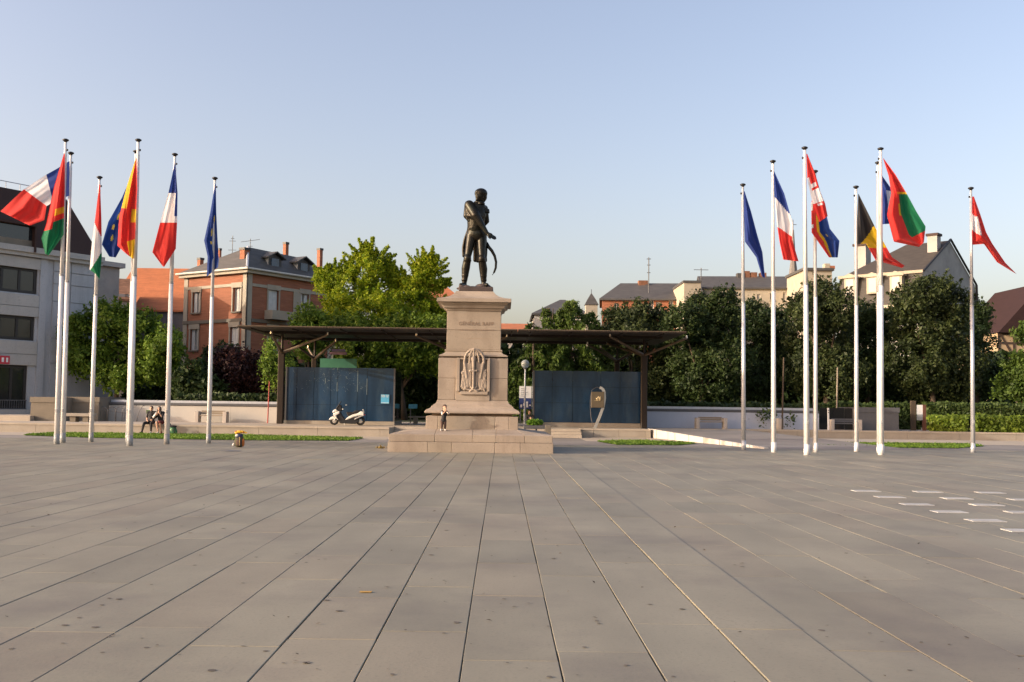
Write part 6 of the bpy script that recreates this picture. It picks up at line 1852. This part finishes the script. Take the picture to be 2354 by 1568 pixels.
# bicycle hoops
def hoops():
    Y = 57.8
    a = at(240, 970, Y)
    t = thing('bicycle_rack', 'row of thin grey metal hoops in front of the cream wall', 'bicycle rack', (a.x, Y, TZ))
    for px in (236, 256, 275, 290):
        b = at(px, 970, Y); w = .24
        h = zat(px, 935, Y) - TZ
        pts = [V((b.x - w, Y, TZ))] + [V((b.x - w * math.cos(k * math.pi / 8), Y, TZ + h - w + w * math.sin(k * math.pi / 8))) for k in range(9)] + [V((b.x + w, Y, TZ))]
        MB().tube(pts, .022, 6).build('hoop', MAT['hoop'], t, True)
    b = at(318, 970, Y)
    for px in (305, 322):
        b = at(px, 970, Y)
        pts = [V((b.x - .2, Y, TZ))] + [V((b.x - .2 + .4 * (k / 8) ** 1.3, Y, TZ + .9 * math.sin((k / 8) * math.pi / 2))) for k in range(1, 9)]
        MB().tube(pts, .02, 6).build('curved_bar', MAT['hoop'], t, True)
    MB().tube([at(236, 942, Y), at(296, 951, Y)], .018, 6).build('crossbar', MAT['hoop'], t)
hoops()
# small picture board behind the seated pair
a, b = at(334, 958, 58.5), at(346, 940, 58.5)
t = thing('picture_board', 'small green and white picture board behind the seated pair', 'board', (a.x, 58.5, TZ))
MB().box(a.x, b.x, 58.5, 58.54, TZ + .25, b.z).build('panel', MAT['whitecloth'], t)
MB().box(a.x + .04, b.x - .03, 58.49, 58.498, TZ + .45, b.z - .06).build('picture', plain('picture_green', (.16, .24, .10), .6), t)
MB().box(a.x + .1, a.x + .15, 58.545, 58.58, TZ, b.z - .1).build('post', MAT['darkrail'], t)
# notice board at the hedge
a, b = at(2107, 966, 61), at(2120, 931, 61)
t = thing('notice_board', 'narrow white notice board between dark and brown posts at the hedge', 'sign', (a.x, 61, TZ))
MB().box(a.x, b.x, 61, 61.05, a.z + .35, b.z).build('white_panel', MAT['white'], t)
MB().box(a.x, b.x, 61, 61.05, a.z, a.z + .346).build('grey_panel', MAT['polegrey'], t)
MB().box(b.x + .01, b.x + .2, 60.98, 61.12, TZ, b.z + .02).build('post', plain('rust_post', (.14, .06, .04), .8), t)
MB().box(a.x - .35, a.x - .06, 60.98, 61.12, TZ, b.z + .25).build('post', MAT['bark'], t)
# planter with bright plant right of the steps
def planter():
    Y = 42.6
    a, b = at(1203, 990, Y), at(1258, 990, Y)
    z0 = 0.0
    t = thing('planter', 'dark framed planter trough standing right of the pedestal steps', 'planter', ((a.x + b.x) / 2, Y, 0))
    zt = zat(1230, 978, Y); zb = zat(1230, 996, Y)
    MB().box(a.x, b.x, Y - .22, Y + .22, zt - .14, zt).build('trough', MAT['darkrail'], t, bevel=.01)
    MB().box(a.x + .05, b.x - .05, Y - .17, Y + .17, zt + .001, zt + .015).build('soil', MAT['bark'], t)
    for x in (a.x + .02, (a.x + b.x) / 2, b.x - .08):
        for y in (Y - .21, Y + .16):
            MB().box(x, x + .06, y, y + .05, 0, zt - .121).build('leg', MAT['black'], t)
    for z in (.22, .42):
        MB().box(a.x, b.x, Y - .20, Y - .17, z, z + .04).build('rail', MAT['polegrey'], t)
    c = at(1260, 985, Y)
    MB().box(c.x - .14, c.x + .1, Y - .24, Y + .24, 0, zt + .02).build('end_post', MAT['darkstone'], t, bevel=.01)
    r = np.random.default_rng(91)
    p = at(1229, 975, Y)
    n = 700
    P, d = ell_points(n, np.array((p.x, Y, zt + .10)), np.array((.38, .24, .17)), r, .3, 1.0)
    P = P[P[:, 2] > zt]
    pl = thing('potted_plant', 'bright green bushy plant growing in the planter', 'plant', (p.x, Y, zt))
    link('foliage', leaf_mesh('foliage', P, .055, None, .45, .3, 91), LF['plant'], pl)
    mb = MB()
    for k in range(7): mb.tube([(p.x + .05 * (k - 3), Y, zt), (p.x + .09 * (k - 3), Y + .05 * ((k % 3) - 1), zt + .16)], .008, 5)
    mb.build('stem', MAT['bark'], pl)
planter()
# backpack with yellow jacket on the square
def bag():
    b = gnd(549, 1028)
    s = IF / b.y
    t = thing('backpack', 'dark olive backpack with navy and white top standing on the square', 'backpack', b)
    E = lambda c, R: ('e', b + V(c), R)
    fuse('body', [E((0, 0, .20), (.17, .12, .20)), E((0, .01, .10), (.175, .125, .11)), E((.01, 0, .34), (.14, .10, .10))], .015, MAT['olive'], t, 2)
    fuse('front_pocket', [E((.02, -.10, .16), (.11, .05, .12))], .012, MAT['browncloth'], t, 2)
    fuse('side_pocket', [E((.15, -.01, .17), (.05, .07, .15))], .012, MAT['orange'], t, 2)
    fuse('lid', [E((.0, -.01, .42), (.14, .10, .07)), E((-.02, -.06, .38), (.12, .05, .05))], .012, MAT['navycloth'], t, 2)
    fuse('white_pouch', [E((-.06, -.08, .42), (.07, .04, .05)), E((-.19, -.02, .09), (.05, .06, .06))], .01, MAT['whitecloth'], t, 2)
    MB().tube([b + V((.05, -.115, .36)), b + V((.055, -.155, .22)), b + V((.05, -.13, .07))], .012, 6).build('strap', plain('tan_strap', (.38, .28, .12), .8), t)
    j = thing('yellow_jacket', 'crumpled yellow jacket lying on top of the backpack', 'jacket', b + V((0, 0, .47)))
    fuse('cloth', [E((.0, 0, .545), (.15, .11, .055)), E((-.09, -.02, .52), (.07, .09, .05)), E((.10, .0, .55), (.09, .08, .045)), ('c', b + V((.12, 0, .545)), b + V((.27, -.02, .515)), .045, .022)], .012, MAT['yellowcloth'], j, 2)
    fuse('lining', [E((-.10, -.06, .55), (.05, .04, .035)), E((.14, -.04, .53), (.05, .04, .03))], .01, MAT['orange'], j, 1)
bag()
def green_bag():
    b = at(397, 992, 50.6); b.z = .001
    t = thing('sports_bag', 'green and black bag standing beside the seated pair', 'bag', b)
    E = lambda c, R: ('e', b + V(c), R)
    fuse('body', [E((0, 0, .20), (.19, .14, .19)), E((.03, 0, .12), (.2, .14, .13))], .015, MAT['greenbag'], t, 2)
    fuse('flap', [E((0, 0, .38), (.20, .14, .06)), E((-.16, .02, .44), (.05, .05, .10))], .013, MAT['blackcloth'], t, 2)
    fuse('pocket', [E((-.02, -.12, .22), (.08, .05, .08)), E((-.16, -.1, .09), (.04, .04, .05))], .012, plain('pale_green', (.22, .36, .2), .8), t, 2)
    MB().tube([b + V((.1, -.13, .30)), b + V((.13, -.17, .16)), b + V((.12, -.14, .03))], .014, 6).build('strap', MAT['blackcloth'], t)
green_bag()
# low bench with dark underside seen left of the pedestal between kiosk and plinth
p0, p1 = at(938, 965, 62), at(1010, 965, 62)
t = thing('long_bench', 'long low bench in the dark passage left of the pedestal', 'bench', ((p0.x + p1.x) / 2, 62, TZ))
MB().box(p0.x, p1.x + 1, 62, 62.5, TZ + .36, TZ + .46).build('seat', MAT['terrace'], t, bevel=.01)
for x in (p0.x + .3, p0.x + 1.4): MB().box(x, x + .25, 62.05, 62.45, TZ, TZ + .358).build('leg', MAT['terrace'], t)
# litter: dry leaves at the foot of the steps
for (px, py, lb) in ((876, 1031, 'small heap of dry brown leaves left of the pedestal steps'), (936, 1036, 'dark leaf clump touching the front of the lowest step')):
    b = gnd(px, py)
    r = np.random.default_rng(px)
    P = np.array(b) + r.normal(size=(60, 3)) * np.array((.09, .05, .0)) + np.array((0, 0, .02)) + np.abs(r.normal(size=(60, 3))) * np.array((0, 0, .025))
    me = leaf_mesh('leaf_heap', P, .035, None, .6, .3, px)
    o = link('leaf_litter', me, LF['dry']); o['kind'] = 'stuff'
r = np.random.default_rng(5)
pts = []
for k in range(260):
    y = 4.3 + 30 * r.uniform() ** 1.6
    pts.append((r.uniform(-.55, .55) * y, y, .009))
me = leaf_mesh('scattered_debris', np.array(pts), .016, np.tile([0, 0, 4.], (260, 1)), .6, .5, 9)
o = link('scattered_debris', me, stuffmat('debris', (.09, .07, .05), .9, .4, 3)); o['kind'] = 'stuff'
# old gum spots and oil marks trodden into the slabs
r = np.random.default_rng(77)
mb = MB()
for k in range(340):
    y = 4.4 + 27 * r.uniform() ** 1.5; x = r.uniform(-.58, .58) * y
    R0 = r.choice([.010, .014, .018, .028]); n = 7; ph = r.uniform(0, 6)
    mb.add([(x + R0 * r.uniform(.7, 1.2) * math.cos(ph + 2 * math.pi * i / n), y + R0 * r.uniform(.7, 1.2) * math.sin(ph + 2 * math.pi * i / n), .0048) for i in range(n)], [tuple(range(n))])
o = mb.build('gum_spots', stuffmat('old_gum', (.120, .106, .090), .8, .4, 3)); o['kind'] = 'stuff'
# flat iron cover on the left part of the square
p = gnd(545, 1037)
t = tag(MB().lathe((0, 0, 0), [(.34, .0), (.34, .006), (.30, .008)], 20).build('drain_cover', MAT['darkrail']), 'round dark drain cover in the paving before the backpack', 'drain cover')
t.location = p + V((-.2, 0, .004))
